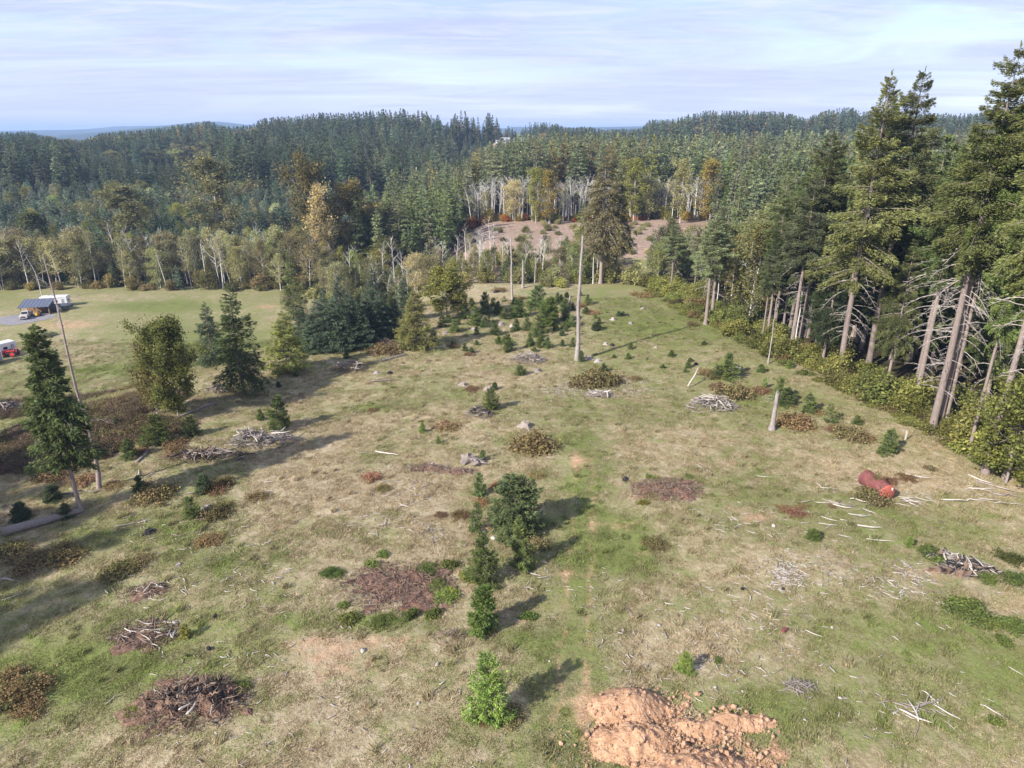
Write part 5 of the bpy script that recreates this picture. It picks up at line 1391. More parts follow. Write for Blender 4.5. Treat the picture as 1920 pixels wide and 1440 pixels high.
# scattered sticks
G_ST = 'dead sticks strewn over the field'
ZONES = [(1480, 1085, 110, 40, 34, .3, 1.0), (1700, 1100, 80, 45, 26, .35, 1.2), (1580, 965, 80, 36, 24, .5, 2.2), (1390, 975, 60, 22, 16, .4, 1.4), (1715, 930, 60, 26, 12, .7, 2.4), (1440, 1150, 60, 30, 13, .3, 1.1), (1330, 1245, 80, 36, 12, .3, .9),
         (1720, 1335, 60, 24, 8, .8, 2.4), (1560, 1250, 130, 60, 14, .3, .9), (1850, 930, 40, 30, 6, 1.5, 3.5), (770, 925, 55, 34, 22, .5, 1.6), (712, 985, 40, 24, 14, .6, 1.6), (815, 1000, 26, 26, 9, .5, 1.2), (300, 1110, 90, 40, 14, .4, 1.3), (490, 1110, 60, 26, 14, .3, 1.0),
         (430, 1000, 80, 40, 10, .5, 1.2), (230, 990, 60, 20, 8, .5, 1.4), (420, 1225, 70, 22, 7, .3, 1.0), (1080, 730, 50, 20, 10, .5, 1.6), (960, 800, 40, 20, 10, .5, 1.8), (1240, 730, 90, 40, 10, .5, 1.6), (1000, 1085, 50, 30, 7, .6, 1.6), (1150, 1180, 130, 70, 9, .3, .9), (600, 700, 300, 60, 9, .8, 2.6)]
sticks = [(725, 852, 3.6, -.35, B), (905, 610, 2.5, .2, W_), (240, 985, 2.4, .4, W_), (245, 968, 1.6, 1.0, W_), (130, 928, 3.6, .1, W_), (185, 922, 2.6, .15, W_), (260, 890, 2.6, 1.9, B), (283, 890, 1.9, 1.4, B), (370, 925, 2.4, .15, W_), (380, 975, 1.7, .15, W_), (508, 922, 1.8, .5, B),
          (505, 905, 1.2, .1, B), (720, 715, 4.5, .2, W_), (1180, 1148, 1.2, 1.9, W_), (1247, 1192, .9, 1.7, W_), (1255, 1134, .9, -.4, B), (1002, 1078, 1.6, -.5, B), (1020, 1083, 1.3, .2, B), (995, 1105, .8, .1, B), (1525, 1190, 1.4, -.7, B), (1745, 1310, 1.5, -.9, B), (1740, 1320, 3.2, .3, W_),
          (1720, 1330, 2.2, -.5, W_), (1860, 1335, 1.6, -.6, B), (1905, 1260, 1.2, -1.1, B), (1610, 968, 2.2, -.1, B), (1570, 945, 1.9, -.7, B), (1630, 990, 2.6, -.25, B), (1650, 1015, 2.8, -.2, B), (1380, 1120, 1.4, -.5, B), (545, 1068, .9, .2, B), (210, 1312, 1.1, 1.2, B), (240, 1110, 1.6, .9, BR), (345, 1112, 1.3, -.7, B),
          (430, 1085, .9, 1.5, B), (1030, 860, 1.4, -.5, W_), (1180, 830, 2.0, -.7, BR), (1320, 880, 2.6, -.9, B), (1720, 895, 2.8, -.5, B), (1430, 895, 1.7, -.3, B), (680, 850, 1.6, .1, B), (1870, 915, 4.5, -.7, W_), (1885, 930, 3.2, -.3, W_), (1895, 905, 3.0, -1.0, W_), (20, 1090, 2.2, .2, B), (25, 1120, 1.8, .7, B)]
for (u, v, du, dv, n, a, b) in ZONES:
    for i in range(n):
        sticks.append((float(RG.normal(u, du * .6)), float(np.clip(RG.normal(v, dv * .6), 560, 1432)), RG.uniform(a, b), RG.normal(-.35 if u > 1200 else .4, .7), [B, B, B, W_][RG.integers(4)]))
for (u, v, L, rz, m) in sticks[:296]:
    x, y = on_ground(u, v)
    if x > edge_x(y) + 1: continue
    L = L * .85
    o = stick_at(None, m, x, y, gz(x, y) + .05, L, rz, 0, RG.uniform(.9, 1.4) if L > .8 else RG.uniform(1.5, 2.4))
    tag(o, None, 'stick', G_ST)
    want(o, '%s %s stick on the grass' % ('long' if L > 2 else 'short' if L < .7 else 'mid-length', 'bleached' if m == B else 'grey' if m == W_ else 'brown'), x, y, gz(x, y), FIELD_MARKS)
# countless chips and twigs
pts, pk, sc, rz = [], [], [], []
CHIPS = ZONES + [(1520, 1090, 90, 36, 0, .1, .4), (1470, 1075, 30, 30, 0, .1, .4), (1690, 1100, 40, 30, 0, .1, .4), (1190, 720, 50, 14, 0, .1, .4), (1050, 720, 40, 20, 0, .1, .4)]
zi = np.concatenate([np.repeat(np.arange(len(CHIPS)), 110), np.repeat(np.arange(len(ZONES), len(CHIPS)), 480), np.zeros(0, int)])
for q in zi:
    u, v, du, dv = CHIPS[q][:4]
    uu, vv = RG.normal(u, du * .65), RG.normal(v, dv * .65)
    if not 600 < vv < 1440: continue
    d = sight(uu, vv); t = CAM_H / -d[2]
    pts.append((d[0] * t, d[1] * t))
for i in range(3600):
    y = 27 + 95 * RG.random() ** 1.6; pts.append((RG.uniform(-.55, .75) * (y * .94 + 12), y))
pts = np.array(pts); pts = pts[(pts[:, 0] < edge_x(pts[:, 1])) & (fbm(pts[:, 0] * .35, pts[:, 1] * .35, 33, 3) > RG.normal(.02, .18, len(pts)))]
P3 = np.concatenate([pts, ground_z(pts[:, 0], pts[:, 1])[:, None] + .05], 1)
n = len(P3)
CHM = [STK[B][0], STK[B][1], STK[B][2], STK[W_][1], STK[BR][0]]
L = RG.uniform(.14, .55, n)
scatter('wood_litter', 'pale chips and twigs littering the grass', 'litter', CHM, P3, RG.integers(0, 5, n), RG.normal(-.2, .9, n), np.stack([L, L * RG.uniform(1.6, 3.2, n), L * 2.0], -1))

# logs, stumps, stones
def log(u0, v0, u1, v1, r, label, name='fallen_log', mat='grey_bark'):
    a, b = on_ground(u0, v0), on_ground(u1, v1)
    c = np.array([(a[0] + b[0]) / 2, (a[1] + b[1]) / 2]); d = np.array(b) - np.array(a); L = np.linalg.norm(d)
    k = 9; s = np.linspace(-.5, .5, k)
    P = np.stack([s * L, .04 * L * np.sin(s * 5) * .3, np.zeros(k)], -1)
    for i in range(k):
        w = c + d / L * P[i, 0]; P[i, 2] = gz(*w) - gz(*c) + r * .8
    rad = r * np.linspace(1, .6, k)
    P = np.concatenate([P[:1], P, P[-1:]]); P[0, 0] -= .01; P[-1, 0] += .01
    rad = np.concatenate([[.01], rad, [.01]])
    g = Geo(); V, Q = tubes(P[None], rad[None], 9); g.add(V, Q)
    o = link(name, g.mesh(name, [M[mat]], smooth_mats=(0,)), None, (c[0], c[1], gz(*c)), (0, 0, math.atan2(d[1], d[0])))
    return tag(o, label, 'log')
log(8, 1004, 158, 962, .46, 'thick fallen grey log beside the foot of the tall spruce', mat='weathered')
log(300, 800, 405, 755, .16, 'long thin log lying behind the rounded green broadleaf tree', mat='grey_bark')
log(255, 868, 330, 790, .14, 'dark thin log on the bank below the rounded green broadleaf tree', mat='grey_bark')
log(170, 833, 205, 822, .28, 'short grey log chunk on the bank right of the tall spruce')
log(225, 830, 262, 815, .22, 'short pale log in the dry stems on the bank')
log(715, 678, 763, 666, .2, 'grey log on the grass in front of the brush heap', mat='grey_bark')
log(800, 655, 838, 651, .18, 'thin log lying at the foot of the yellow-green cedar')
def stump_mesh(seed, mat='weathered'):
    rg = np.random.default_rng(seed)
    n = 14; an = np.arange(n) / n * 6.283
    fl = 1 + .35 * np.maximum(0, np.sin(an * 3 + rg.random() * 6)) + rg.normal(0, .06, n)
    zz = [-.08, .04, .22, .45, .52]; rr = [.62, .56, .42, .36, .30]
    V = []
    for z, r in zip(zz, rr):
        f = 1 + (fl - 1) * (1.4 if z < .1 else .5)
        V.append(np.stack([np.cos(an) * r * f, np.sin(an) * r * f, np.full(n, z) + (rg.normal(0, .05, n) if z > .4 else 0)], -1))
    V = np.concatenate(V + [np.array([[0, 0, .46]])])
    Q = [(k * n + i, k * n + (i + 1) % n, (k + 1) * n + (i + 1) % n, (k + 1) * n + i) for k in range(4) for i in range(n)]
    T = [(4 * n + i, 4 * n + (i + 1) % n, 5 * n) for i in range(n)]
    g = Geo(); g.add(V, Q, T)
    return g.mesh('stump', [M[mat]])
STUMPS = [stump_mesh(601), stump_mesh(602, 'grey_bark'), stump_mesh(603, 'char'), stump_mesh(604, 'weathered')]
for (u, v, hw, k) in [(915, 730, 7, 0), (868, 722, 7, 0), (1007, 696, 7, 0), (1105, 673, 6, 1), (1121, 678, 6, 1), (985, 800, 11, 0), (706, 700, 5, 1), (731, 700, 5, 2), (865, 723, 4, 0), (1135, 646, 4, 1), (1148, 648, 4, 2), (1214, 674, 3, 2), (1230, 652, 3, 1), (390, 958, 13, 1), (280, 998, 9, 2),
        (1182, 607, 4, 1), (1150, 600, 5, 1), (1176, 592, 4, 2), (925, 562, 4, 2), (930, 548, 5, 2), (1385, 690, 6, 0), (1305, 683, 4, 2), (1470, 660, 5, 1), (940, 610, 6, 0), (960, 613, 5, 1), (890, 618, 6, 0), (835, 625, 5, 0), (1030, 575, 4, 1), (1260, 560, 5, 1), (1205, 580, 4, 1), (1173, 899, 6, 2), (335, 1060, 6, 1), (1168, 1182, 4, 0)]:
    x, y = on_ground(u, v); s = hw * scale_at(x, y) / .55
    o = link('stump', STUMPS[k], None, (x, y, gz(x, y)), (RG.normal(0, .08), RG.normal(0, .08), RG.random() * 6.28), (s, s, s * RG.uniform(.7, 1.1)))
    tag(o, None, 'stump', 'stumps left in the field')
    want(o, '%s %s tree stump in the grass' % ('small' if hw < 5 else 'mid-sized' if hw < 8 else 'wide', ['grey', 'brown-grey', 'charred', 'pale'][k]), x, y, gz(x, y), FIELD_MARKS)
x, y = on_ground(884, 866)
fs = thing('root_stump', 'big grey forked root stump beside a tiny fir', 'stump', (x, y, gz(x, y)))
link('stump', STUMPS[3], fs, (-.5, .2, 0), (0, .5, 0), (1.3, 1.3, 1.7)); link('root', STUMPS[0], fs, (.6, -.4, 0), (.2, -.9, 1), (1.1, 1.2, 1.6)); link('root', STK[W_][3], fs, (.9, -.6, .2), (0, .1, -.4), (2.4, 5, 5))
for i, (u, v, hw) in enumerate([(820, 1247, 5), (681, 1221, 6), (1207, 1248, 4), (1509, 1351, 4), (1236, 1174, 4), (1305, 1252, 5), (1340, 1290, 4), (1392, 1297, 3), (905, 1000, 6), (925, 1010, 6), (1450, 987, 4), (1428, 1180, 3), (1560, 1177, 3), (785, 1320, 4), (1575, 1310, 5), (1030, 1240, 3), (810, 870, 4), (838, 875, 3)]):
    x, y = on_ground(u, v); s = hw * scale_at(x, y) / .5
    me = clod_mesh(700 + i % 5, 'rock') if i < 5 else ROCKS[i % 5]
    if i < 5: ROCKS = (ROCKS if i else []) + [me]
    o = link('stone', me, None, (x, y, gz(x, y) + s * .15), (RG.random(), RG.random(), RG.random() * 6), (s, s, s * .7))
    tag(o, None, 'stone', 'pale stones in the grass'); want(o, '%s pale stone in the grass' % ('small' if hw < 5 else 'larger'), x, y, gz(x, y), FIELD_MARKS)
for (u, v, s, lab) in [(403, 1157, .5, 'black charred chunk on the grass right of the flat slash scatter'), (392, 1218, .55, 'black charred chunk on the grass above the charred foreground pile'), (352, 1231, .28, 'tiny black lump above the left end of the charred pile'),
                       (1392, 1106, .5, 'black charred chunk among the right field sticks'), (1468, 1106, .45, 'dark charred lump at the left of the white chip litter'), (619, 935, .5, 'dark lump on the tan grass in the left middle of the field')]:
    x, y = on_ground(u, v)
    tag(link('charred_chunk', clod_mesh(int(u), 'char'), None, (x, y, gz(x, y) + .12), (0, 0, u), (s * .85, s * .6, s * .55)), lab, 'charred wood')
x, y = on_ground(1470, 1184)
can = thing('rusty_can', 'small rusty red can lying in the right field', 'can', (x, y, gz(x, y)), .6)
g = Geo(); cyl(g, (-.2, 0, .15), (.2, 0, .15), .15, 12); link('shell', g.mesh('shell', [M['tank']]), can)
g = Geo(); cyl(g, (.202, 0, .15), (.212, 0, .15), .12, 12); link('mouth', g.mesh('mouth', [M['black']]), can)
x, y = on_ground(1697, 826)
post = thing('fence_post', 'short white fence post in the yellow shrubs of the right edge', 'post', (x, y, gz(x, y)))
g = Geo(); box(g, -.07, .07, -.07, .07, -.1, 1.3); link('shaft', g.mesh('shaft', [M['bleached']]), post)
g = Geo(); box(g, -.09, .09, -.09, .09, 1.302, 1.36); link('cap', g.mesh('cap', [M['bleached']]), post)

# ------------------------------------------------------------------ the orange dirt pile in the foreground
dx, dy = on_ground(1262, 1392)
def dirt_lobes(X, Y, RR):
    q = lambda cx, cy, rx, ry: np.clip(1 - np.sqrt(((X - cx) / rx) ** 2 + ((Y - cy) / ry) ** 2), 0, 1) ** .8
    a = 1.4 * q(-2.1, 2.6, 2.9, 1.9)
    b = 1.3 * q(-2.3, -.1, 3.0, 1.7)
    c = .85 * q(1.5, .9, 2.6, 1.1)
    e = .75 * q(4.2, 1.5, 2.8, .85)
    f = 1.25 * q(.8, -2.4, 4.2, 2.2)
    return np.maximum(np.maximum(np.maximum(a, b), np.maximum(c, e)), f) - .14
dirt = thing('dirt_pile', 'fresh orange dirt pile with two humps and crumbly clods', 'dirt pile', (dx, dy, gz(dx, dy)))
dm = mound_mesh(801, 7.6, 5.2, 1.0, 'orange_soil', .2, dirt_lobes, 84, 210, .10)
link('mound', dm, dirt)
CLODS = [clod_mesh(810 + i, 'clod') for i in range(6)]
co = np.empty(len(dm.vertices) * 3); dm.vertices.foreach_get('co', co); co = co.reshape(-1, 3)
rim = np.exp(-((co[:, 2] - .05) / .22) ** 2)           # most clods lie round the foot of the humps
pr = .12 * (co[:, 2] > .1) + rim * (co[:, 2] > -.1); pr /= pr.sum()
for i in range(260):
    p = co[RG.choice(len(co), p=pr)]
    s = RG.uniform(.14, .36) * (1.3 if RG.random() < .15 else 1)
    j = RG.normal(0, .28, 2)
    link('clod', CLODS[RG.integers(6)], dirt, (p[0] + j[0], p[1] + j[1], max(p[2], 0) + s * .2), (RG.random() * 6, RG.random() * 6, RG.random() * 6), (s, s, s * .85))
g = Geo()
base = [np.array([v.co for v in c.vertices]) for c in CLODS[:3]]
for i in range(3200):
    p = co[RG.choice(len(co), p=pr)]; s = RG.uniform(.05, .13); b = base[i % 3]
    j = RG.normal(0, .38, 2)
    a = RG.random() * 6.28; ca, sa = math.cos(a), math.sin(a)
    V = np.stack([b[:, 0] * ca - b[:, 1] * sa, b[:, 0] * sa + b[:, 1] * ca, b[:, 2]], -1)[[0, 2, 4, 12, 14, 16, 25]] * s + [p[0] + j[0], p[1] + j[1], max(p[2], 0.0) + s * .3]
    g.add(V, [(0, 1, 4, 3), (1, 2, 5, 4), (2, 0, 3, 5)], [(3, 4, 6), (4, 5, 6), (5, 3, 6)])
tag(link('crumbs', g.mesh('crumbs', [M['clod']]), dirt), kind='stuff')

# ------------------------------------------------------------------ the rusty tank
a, b = np.array(on_ground(1660, 936)), np.array(on_ground(1622, 908))
d = b - a; L = float(np.linalg.norm(d)) * 1.06; c = (a + b) / 2
tr = .86
tank = thing('rusty_tank', 'rusty red cylindrical tank lying in brambles at the right of the field', 'tank', (c[0], c[1], gz(*c) - .1), math.atan2(d[1], d[0]))
s_ = np.concatenate([np.linspace(0, L, 9)])
P = np.zeros((9, 3)); P[:, 0] = s_ - L / 2; P[:, 2] = tr
g = Geo(); V, Q = tubes(P[None], np.full((1, 9), tr), 28); g.add(V, Q)
link('shell', g.mesh('shell', [M['tank']], smooth_mats=(0,)), tank)
for x0, sg, mt in ((-L / 2, -1, 'tank_end'), (L / 2, 1, 'tank')):
    th = np.linspace(0, math.pi / 2, 7)
    P = np.zeros((7, 3)); P[:, 0] = x0 + sg * .22 * np.sin(th); P[:, 2] = tr
    g = Geo(); V, Q = tubes(P[None] if sg > 0 else P[None], (tr * 1.004 * np.cos(th) + .002)[None], 28); g.add(V, Q)
    tag(link('end_cap', g.mesh('end_cap', [M[mt]], smooth_mats=(0,)), tank), 'bright orange-red end cap facing the camera' if sg < 0 else 'dark far end cap')
for f in (-.18, .2):
    P = np.array([[L * f - .05, 0, tr], [L * f - .049, 0, tr], [L * f + .049, 0, tr], [L * f + .05, 0, tr]])
    g = Geo(); V, Q = tubes(P[None], tr + np.array([[0, .015, .015, 0]]), 28); g.add(V, Q)
    link('weld_band', g.mesh('weld_band', [M['tank']]), tank)
g = Geo(); box(g, -L / 2 - .19, -L / 2 - .15, -.40, -.24, tr + .30, tr + .62)
tag(link('label_plate', g.mesh('label_plate', [M['white']]), tank), 'small white plate')
put_bush('bramble', BIGB, 0, 0, .46, mixc(T_OLIVE, T_BROWN, .6), 'tall brown bramble growing over the tank middle', G_BR, 2.5, (c[0] - .15, c[1] - .1))
cyl_g = Geo(); cyl(cyl_g, (L * .05, 0, 2 * tr - .03), (L * .05, 0, 2 * tr + .12), .12, 10); link('filler_neck', cyl_g.mesh('filler_neck', [M['tank']]), tank)
# ------------------------------------------------------------------ lower meadow: carport, vehicles, trailers, tractor
def part(name, parent, mat, f, smooth_=()):
    g = Geo(); f(g); return link(name, g.mesh(name, [M[mat]], smooth_mats=smooth_), parent)
def wheel(parent, x, y, r, w, rim='grey', name='wheel'):
    o = part(name, parent, 'black', lambda g: cyl(g, (x, y - w / 2, r), (x, y + w / 2, r), r, 16))
    part('rim', o, rim, lambda g: cyl(g, (x, y - w / 2 - .012, r), (x, y + w / 2 + .012, r), r * .58, 12))
    return o
def wedge(g, x0, x1, y0, y1, z0, z1, tx0, tx1, ins=.08):
    g.add([(x0, y0, z0), (x1, y0, z0), (x1, y1, z0), (x0, y1, z0), (tx0, y0 + ins, z1), (tx1, y0 + ins, z1), (tx1, y1 - ins, z1), (tx0, y1 - ins, z1)], BOXQ)
def at_px(u, v): 
    x, y = on_ground(u, v); return (x, y, gz(x, y))
# gravel pad
x, y, z = at_px(52, 596)
g = Geo(); n = 28; an = np.arange(n) / n * 6.283
ring = np.stack([x + np.cos(an) * 6.5 * (1 + .12 * np.sin(an * 3)), y - 1 + np.sin(an) * 5.5 * (1 + .1 * np.cos(an * 4)), np.zeros(n)], -1); ring[:, 2] = ground_z(ring[:, 0], ring[:, 1]) + .05
g.add(np.concatenate([[[x, y - 1, gz(x, y - 1) + .06]], ring]), None, [(0, 1 + i, 1 + (i + 1) % n) for i in range(n)])
tag(link('gravel_pad', g.mesh('gravel_pad', [M['gravel']])), 'grey gravel pad under the carport', None, None, 'structure')
# carport
x, y, z = at_px(66, 590)
cp = thing('carport', 'open carport with dark sloping metal roof on the lower meadow', 'carport', (x, y + 1.5, z), R(14))
for px, py, h in ((-3.2, -2, 2.2), (0, -2, 2.2), (3.2, -2, 2.2), (-3.2, 2, 3.1), (3.2, 2, 3.1)):
    part('post', cp, 'timber', lambda g: box(g, px - .1, px + .1, py - .1, py + .1, -.2, h))
def roofp(g):
    g.add([(-3.6, -2.6, 2.12), (3.6, -2.6, 2.12), (3.6, 2.5, 3.22), (-3.6, 2.5, 3.22), (-3.6, -2.6, 2.22), (3.6, -2.6, 2.22), (3.6, 2.5, 3.32), (-3.6, 2.5, 3.32)], BOXQ)
rf = part('roof', cp, 'darkroof', roofp)
for k in range(9):
    xx = -3.5 + k * .87
    part('roof_seam', rf, 'darkroof', lambda g: g.add([(xx, -2.62, 2.23), (xx + .05, -2.62, 2.23), (xx + .05, 2.5, 3.33), (xx, 2.5, 3.33), (xx, -2.62, 2.28), (xx + .05, -2.62, 2.28), (xx + .05, 2.5, 3.38), (xx, 2.5, 3.38)], BOXQ))
part('back_wall', cp, 'timber', lambda g: box(g, -3.1, 3.1, 1.85, 1.95, 0, 3.0))
part('side_wall', cp, 'tarp', lambda g: g.add([(3.12, -1.9, 0), (3.2, -1.9, 0), (3.2, 1.84, 0), (3.12, 1.84, 0), (3.12, -1.9, 2.1), (3.2, -1.9, 2.1), (3.2, 1.84, 2.95), (3.12, 1.84, 2.95)], BOXQ))
# pickup
def pickup(name, label, loc, rz, col):
    t = thing(name, label, 'pickup truck', loc, rz)
    def body(g):
        box(g, -2.6, 2.6, -.9, .9, .45, 1.0)
        box(g, -2.6, -2.5, -.9, .9, 1.0, 1.28); box(g, -2.5, -.55, -.9, -.8, 1.0, 1.28); box(g, -2.5, -.55, .8, .9, 1.0, 1.28)
        wedge(g, 1.0, 2.55, -.88, .88, 1.001, 1.16, 1.0, 2.45, .05)
    part('body', t, col, body)
    part('cab', t, col, lambda g: wedge(g, -.55, 1.1, -.86, .86, 1.002, 1.78, -.4, .55, .12))
    part('windscreen', t, 'glass', lambda g: g.add([(1.05, -.72, 1.08), (1.05, .72, 1.08), (.62, .66, 1.70), (.62, -.66, 1.70)], [(0, 1, 2, 3)]))
    for s in (-1, 1):
        part('side_window', t, 'glass', lambda g: g.add([(-.4, s * .868, 1.12), (.85, s * .868, 1.12), (.5, s * .775, 1.66), (-.3, s * .775, 1.66)], [(0, 1, 2, 3)]))
        part('headlight', t, 'white', lambda g: box(g, 2.6, 2.63, s * .68 - .16, s * .68 + .16, .78, .95))
        for xx in (-1.65, 1.6): wheel(t, xx, s * .82, .38, .24)
    part('grille', t, 'black', lambda g: box(g, 2.6, 2.62, -.48, .48, .62, .94))
    part('bumper', t, 'grey', lambda g: box(g, 2.6, 2.74, -.9, .9, .42, .6))
    return t
x, y, z = at_px(50, 596)
pickup('pickup_truck', 'silver pickup truck parked at the left end of the carport', (x, y, z + .06), R(-70), 'silver')
x, y, z = at_px(69, 594)
atv = thing('garden_tractor', 'small orange garden tractor under the right end of the carport', 'garden tractor', (x, y + .6, z + .06), R(-80))
part('body', atv, 'yellow', lambda g: (box(g, -.9, .2, -.45, .45, .35, .75), wedge(g, .2, 1.1, -.32, .32, .36, .95, .25, 1.0, .04)))
part('seat', atv, 'black', lambda g: (box(g, -.7, -.2, -.25, .25, .751, .86), box(g, -.78, -.7, -.25, .25, .751, 1.2)))
for xx, r in ((-.55, .4), (.75, .26)):
    for s in (-1, 1): wheel(atv, xx, s * .5, r, .2)
# trailers behind the carport
def trailer(name, label, loc, rz, L, W, H, stripe=True, roofmat='white'):
    t = thing(name, label, 'trailer', loc, rz)
    part('body', t, 'white', lambda g: (box(g, -L / 2, L / 2, -W / 2, W / 2, .55, H), wedge(g, -L / 2, L / 2, -W / 2, W / 2, H, H + .12, -L / 2 + .1, L / 2 - .1, .1)))
    for s in (-1, 1):
        if stripe:
            part('stripe', t, 'blue', lambda g: box(g, -L / 2 + .1, L / 2 - .1, s * (W / 2 + .006) - .005, s * (W / 2 + .006) + .005, .62, .95))
        for q in (-.28, .1): part('window', t, 'glass', lambda g: box(g, L * q - .4, L * q + .4, s * (W / 2 + .012) - .01, s * (W / 2 + .012) + .01, 1.5, 2.05))
        for xx in (-.5, .45): wheel(t, xx, s * (W / 2 - .12), .36, .22)
    part('door', t, 'grey', lambda g: box(g, L * .3, L * .3 + .65, -W / 2 - .022, -W / 2 - .003, .6, 2.3))
    part('end_window', t, 'glass', lambda g: box(g, L / 2 + .003, L / 2 + .02, -.55, .55, 1.5, 2.1))
    part('roof_vent', t, 'grey', lambda g: box(g, -.3, .2, -.25, .25, H + .1, H + .28))
    part('tow_bar', t, 'grey', lambda g: box(g, -L / 2 - 1.1, -L / 2, -.06, .06, .45, .56))
    return t
x, y, z = at_px(84, 584)
trailer('travel_trailer', 'white travel trailer standing behind the carport', (x, y + 5, z), R(12), 6.5, 2.4, 2.9)
x, y, z = at_px(100, 586)
bt = thing('tarped_boat', 'boat under a dark tarpaulin beside the carport', 'boat', (x + .6, y + 2, z), R(25))
part('hull', bt, 'tarp', lambda g: g.add([(-2.6, -.9, .5), (1.6, -.9, .5), (1.6, .9, .5), (-2.6, .9, .5), (-2.6, -1.1, 1.3), (2.0, -1.1, 1.4), (2.0, 1.1, 1.4), (-2.6, 1.1, 1.3), (3.1, 0, .8), (3.3, 0, 1.5)],
     [(0, 3, 2, 1), (0, 1, 5, 4), (2, 3, 7, 6), (3, 0, 4, 7), (1, 8, 9, 5), (8, 2, 6, 9)], [(1, 2, 8)]))
part('tarp_cover', bt, 'tarp', lambda g: g.add([(-2.6, -1.12, 1.31), (2.0, -1.12, 1.41), (3.3, 0, 1.51), (2.0, 1.12, 1.41), (-2.6, 1.12, 1.31), (-2.4, 0, 2.0), (1.8, 0, 1.9)], [(0, 1, 6, 5), (5, 6, 3, 4)], [(1, 2, 6), (2, 3, 6), (0, 5, 4)]))
for s in (-1, 1): wheel(bt, -.6, s * .8, .34, .2)
x, y, z = at_px(4, 672)
trailer('travel_trailer', 'white travel trailer with blue stripe at the left border', (x - 1.2, y + 1.6, z), R(62), 5.4, 2.3, 2.8)
x, y, z = at_px(-14, 684)
trailer('cargo_trailer', 'white cargo trailer in front of the striped travel trailer', (x - .4, y, z), R(70), 4.2, 2.1, 2.5, False)
x, y, z = at_px(22, 668)
tr_ = thing('red_tractor', 'red tractor with front loader parked beside the white trailers', 'tractor', (x, y, z), R(190))
part('hood', tr_, 'red', lambda g: wedge(g, .1, 1.6, -.36, .36, .75, 1.35, .1, 1.45, .06))
part('chassis', tr_, 'grey', lambda g: box(g, -.9, 1.5, -.26, .26, .5, .74))
part('seat', tr_, 'black', lambda g: (box(g, -.75, -.25, -.25, .25, 1.0, 1.12), box(g, -.82, -.74, -.25, .25, 1.121, 1.55)))
for s in (-1, 1):
    wheel(tr_, -.65, s * .75, .68, .38, 'red'); wheel(tr_, 1.15, s * .62, .45, .28, 'red')
    part('fender', tr_, 'red', lambda g: wedge(g, -1.25, -.1, s * .75 - .2, s * .75 + .2, 1.37, 1.45, -1.05, -.3, .02))
    part('roll_bar', tr_, 'grey', lambda g: cyl(g, (-.95, s * .45, .8), (-.95, s * .45, 2.25), .045, 8))
    part('loader_arm', tr_, 'red', lambda g: (cyl(g, (-.05, s * .5, 1.3), (1.5, s * .5, 1.25), .08, 8), cyl(g, (1.5, s * .5, 1.25), (2.35, s * .5, .35), .08, 8)))
part('roll_bar_top', tr_, 'grey', lambda g: cyl(g, (-.95, -.45, 2.25), (-.95, .45, 2.25), .045, 8))
part('bucket', tr_, 'red', lambda g: g.add([(2.3, -.85, .08), (2.3, .85, .08), (2.95, .85, .05), (2.95, -.85, .05), (2.3, -.85, .7), (2.3, .85, .7), (2.55, .85, .62), (2.55, -.85, .62)], BOXQ))
part('steering_wheel', tr_, 'black', lambda g: cyl(g, (-.02, 0, 1.45), (-.06, 0, 1.49), .2, 12))
x, y, z = at_px(92, 628)
put_bush('weed_bush', BIGB, 92, 630, 13, mixc(T_BLUE, T_TAN, .3), 'grey-green heap of bushes on the lower meadow', G_GR, .6)
# ------------------------------------------------------------------ houses far off
def house(name, label, loc, rz, L, W, H, roofh, wall, roofm, nwin=3, door=True, chimney=False):
    t = thing(name, label, 'house', loc, rz)
    part('wall', t, wall, lambda g: (box(g, -L / 2, L / 2, -W / 2, W / 2, -1.0, H),
         g.add([(-L / 2, -W / 2, H), (-L / 2, W / 2, H), (-L / 2, 0, H + roofh), (L / 2, -W / 2, H), (L / 2, W / 2, H), (L / 2, 0, H + roofh)], None, [(0, 2, 1), (3, 4, 5)])))
    o = .5; k = roofh / (W / 2)
    def rf(g):
        for s in (-1, 1):
            y0, z0 = s * (W / 2 + o), H - o * k + .05
            g.add([(-L / 2 - o, y0, z0), (L / 2 + o, y0, z0), (L / 2 + o, 0, H + roofh + .05), (-L / 2 - o, 0, H + roofh + .05),
                   (-L / 2 - o, y0, z0 + .18), (L / 2 + o, y0, z0 + .18), (L / 2 + o, 0, H + roofh + .23), (-L / 2 - o, 0, H + roofh + .23)], BOXQ)
    r_ = part('roof', t, roofm, rf)
    if chimney: part('chimney', r_, 'redroof', lambda g: box(g, L * .2, L * .2 + .8, -.4, .4, H + roofh * .5, H + roofh + 1.2))
    for i in range(nwin):
        xx = -L / 2 + L * (i + .75) / (nwin + .5)
        f = part('window', t, 'white', lambda g: box(g, xx - .75, xx + .75, -W / 2 - .06, -W / 2 - .003, .9, 2.2))
        part('pane', f, 'glass', lambda g: box(g, xx - .62, xx + .62, -W / 2 - .075, -W / 2 - .062, 1.02, 2.08))
    if door: part('door', t, 'tan', lambda g: box(g, L * .38 - .5, L * .38 + .5, -W / 2 - .06, -W / 2 - .003, 0, 2.1))
    return t
def far_house(u, v, *a, **k):
    x, y, z = at_px(u, v); lab, name = a[0], a[1]
    return house(name, lab, (x, y, z), *a[2:], **k)
far_house(835, 262, 'low house with reddish roof on the ridge, left of the tall dark firs', 'ridge_house', R(8), 22, 10, 3.2, 3.0, 'siding', 'redroof', nwin=4, chimney=True)
far_house(947, 268, 'white ridge house with grey roof beside a dark fir', 'ridge_house', R(-6), 10, 7, 2.8, 2.2, 'white', 'greyroof', nwin=3)
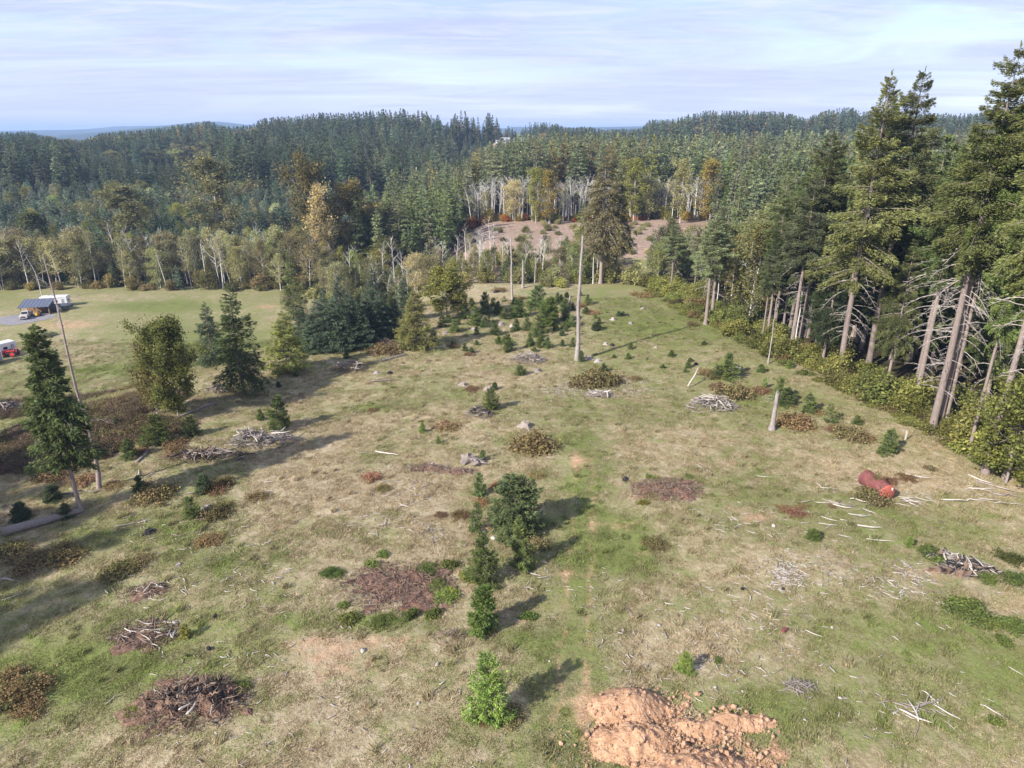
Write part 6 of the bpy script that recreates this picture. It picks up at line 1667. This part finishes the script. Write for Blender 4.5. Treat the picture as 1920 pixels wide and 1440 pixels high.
far_house(972, 268, 'white barn-like house at the right of the ridge clearing', 'ridge_house', R(10), 9, 7, 2.8, 2.2, 'white', 'greyroof', nwin=2)
far_house(934, 269, 'low white shed at the left end of the ridge clearing', 'ridge_shed', R(0), 4.5, 4, 2.2, .9, 'white', 'greyroof', nwin=1)
far_house(274, 333, 'long grey roofed house in the valley clearing', 'valley_house', R(-20), 17, 9, 2.8, 2.4, 'siding', 'greyroof', nwin=4)
far_house(90, 372, 'small house with reddish roof hidden in the dark valley forest', 'valley_house', R(10), 10, 7, 8.0, 2.2, 'tan', 'redroof', nwin=2)
far_house(15, 268, 'small pale house on the far left ridge', 'ridge_house', R(5), 14, 8, 3, 2.4, 'white', 'greyroof', nwin=2)
for (u, v, rz, c, lab) in [(262, 338, 80, 'white', 'white pickup parked left of the valley house'), (268, 342, 10, 'white', 'white pickup parked in front of the valley house'), (281, 340, 5, 'silver', 'silver pickup in front of the valley house'),
                           (940, 271, 5, 'white', 'white pickup parked before the ridge shed')]:
    x, y, z = at_px(u, v)
    pickup('parked_pickup', lab, (x, y, z + .05), R(rz), c)

# ------------------------------------------------------------------ grass standing on the field
def grass_patch(seed, n=240, rad=.95, hgt=.16):
    rg = np.random.default_rng(seed)
    a = rg.random(n) * 6.28; r = rad * np.sqrt(rg.random(n)) * 1.05
    x, y = np.cos(a) * r, np.sin(a) * r
    cl = fbm(x * 2.2 + seed, y * 2.2, 95, 2)
    h = hgt * rg.uniform(.45, 1.3, n) * (1 + 1.4 * cl)
    th = rg.random(n) * 6.28; w = rg.uniform(.015, .04, n)
    lean = rg.normal(0, .55, (n, 2)) * h[:, None] + np.array([.25, .1]) * h[:, None]
    B0 = np.stack([x - np.cos(th) * w, y - np.sin(th) * w, np.full(n, -.02)], -1); B1 = np.stack([x + np.cos(th) * w, y + np.sin(th) * w, np.full(n, -.02)], -1)
    T = np.stack([x + lean[:, 0], y + lean[:, 1], h], -1)
    V = np.stack([B0, B1, T], 1).reshape(-1, 3)
    g = Geo(); g.add(V, None, np.arange(n * 3).reshape(n, 3), tone=np.clip(rg.normal(.5, .28, n), 0, 1))
    return g.mesh('grass_patch', [M['grass']])
GP = [grass_patch(900 + i, 300, .95, [.055, .075, .06, .13][i]) for i in range(4)] + [grass_patch(910, 110, .34, .24), grass_patch(911, 90, .28, .30)]
pts = []
for y in np.arange(26, 150, .85):
    hw = .78 * (y * CP + CAM_H * SP) + 2
    k = int(2 * hw / .85 * (1.0 if y < 90 else .7))
    pts.append(np.stack([RG.uniform(-hw, hw, k), np.full(k, y) + RG.uniform(-.45, .45, k)], -1))
pts = np.concatenate(pts)
mk = landmask(pts[:, 0], pts[:, 1])
keep = (pts[:, 0] < edge_x(pts[:, 1]) + 2) & (RG.random(len(pts)) > mk['soil'] * 1.1) & (mk['duff'] < .5)
keep &= dirt_lobes(pts[:, 0] - dx, pts[:, 1] - dy, 0) < .02
for (u, v, rx, ry) in ((722, 1102, 4.2, 2.6), (372, 1318, 3.0, 1.7), (1255, 918, 2.9, 1.8)):
    c = on_ground(u, v); keep &= np.hypot((pts[:, 0] - c[0]) / rx, (pts[:, 1] - c[1]) / ry) > .95
pts, lush = pts[keep], mk['lush'][keep]
n = len(pts)
pick = np.where(RG.random(n) < .12, 3, RG.integers(0, 3, n))
pick = np.where(RG.random(n) < .13, RG.integers(4, 6, n), pick)
P3 = np.concatenate([pts, ground_z(pts[:, 0], pts[:, 1])[:, None]], 1)
scatter('grass', 'short dry and green grass covering the field', 'grass', GP, P3, pick, RG.random(n) * 6.28, RG.uniform(.8, 1.35, n), lush=lush)
settle_labels()
print('grass patches', n)
print('tri', sum(len(m.loops) - 2 * len(m.polygons) for m in bpy.data.meshes))
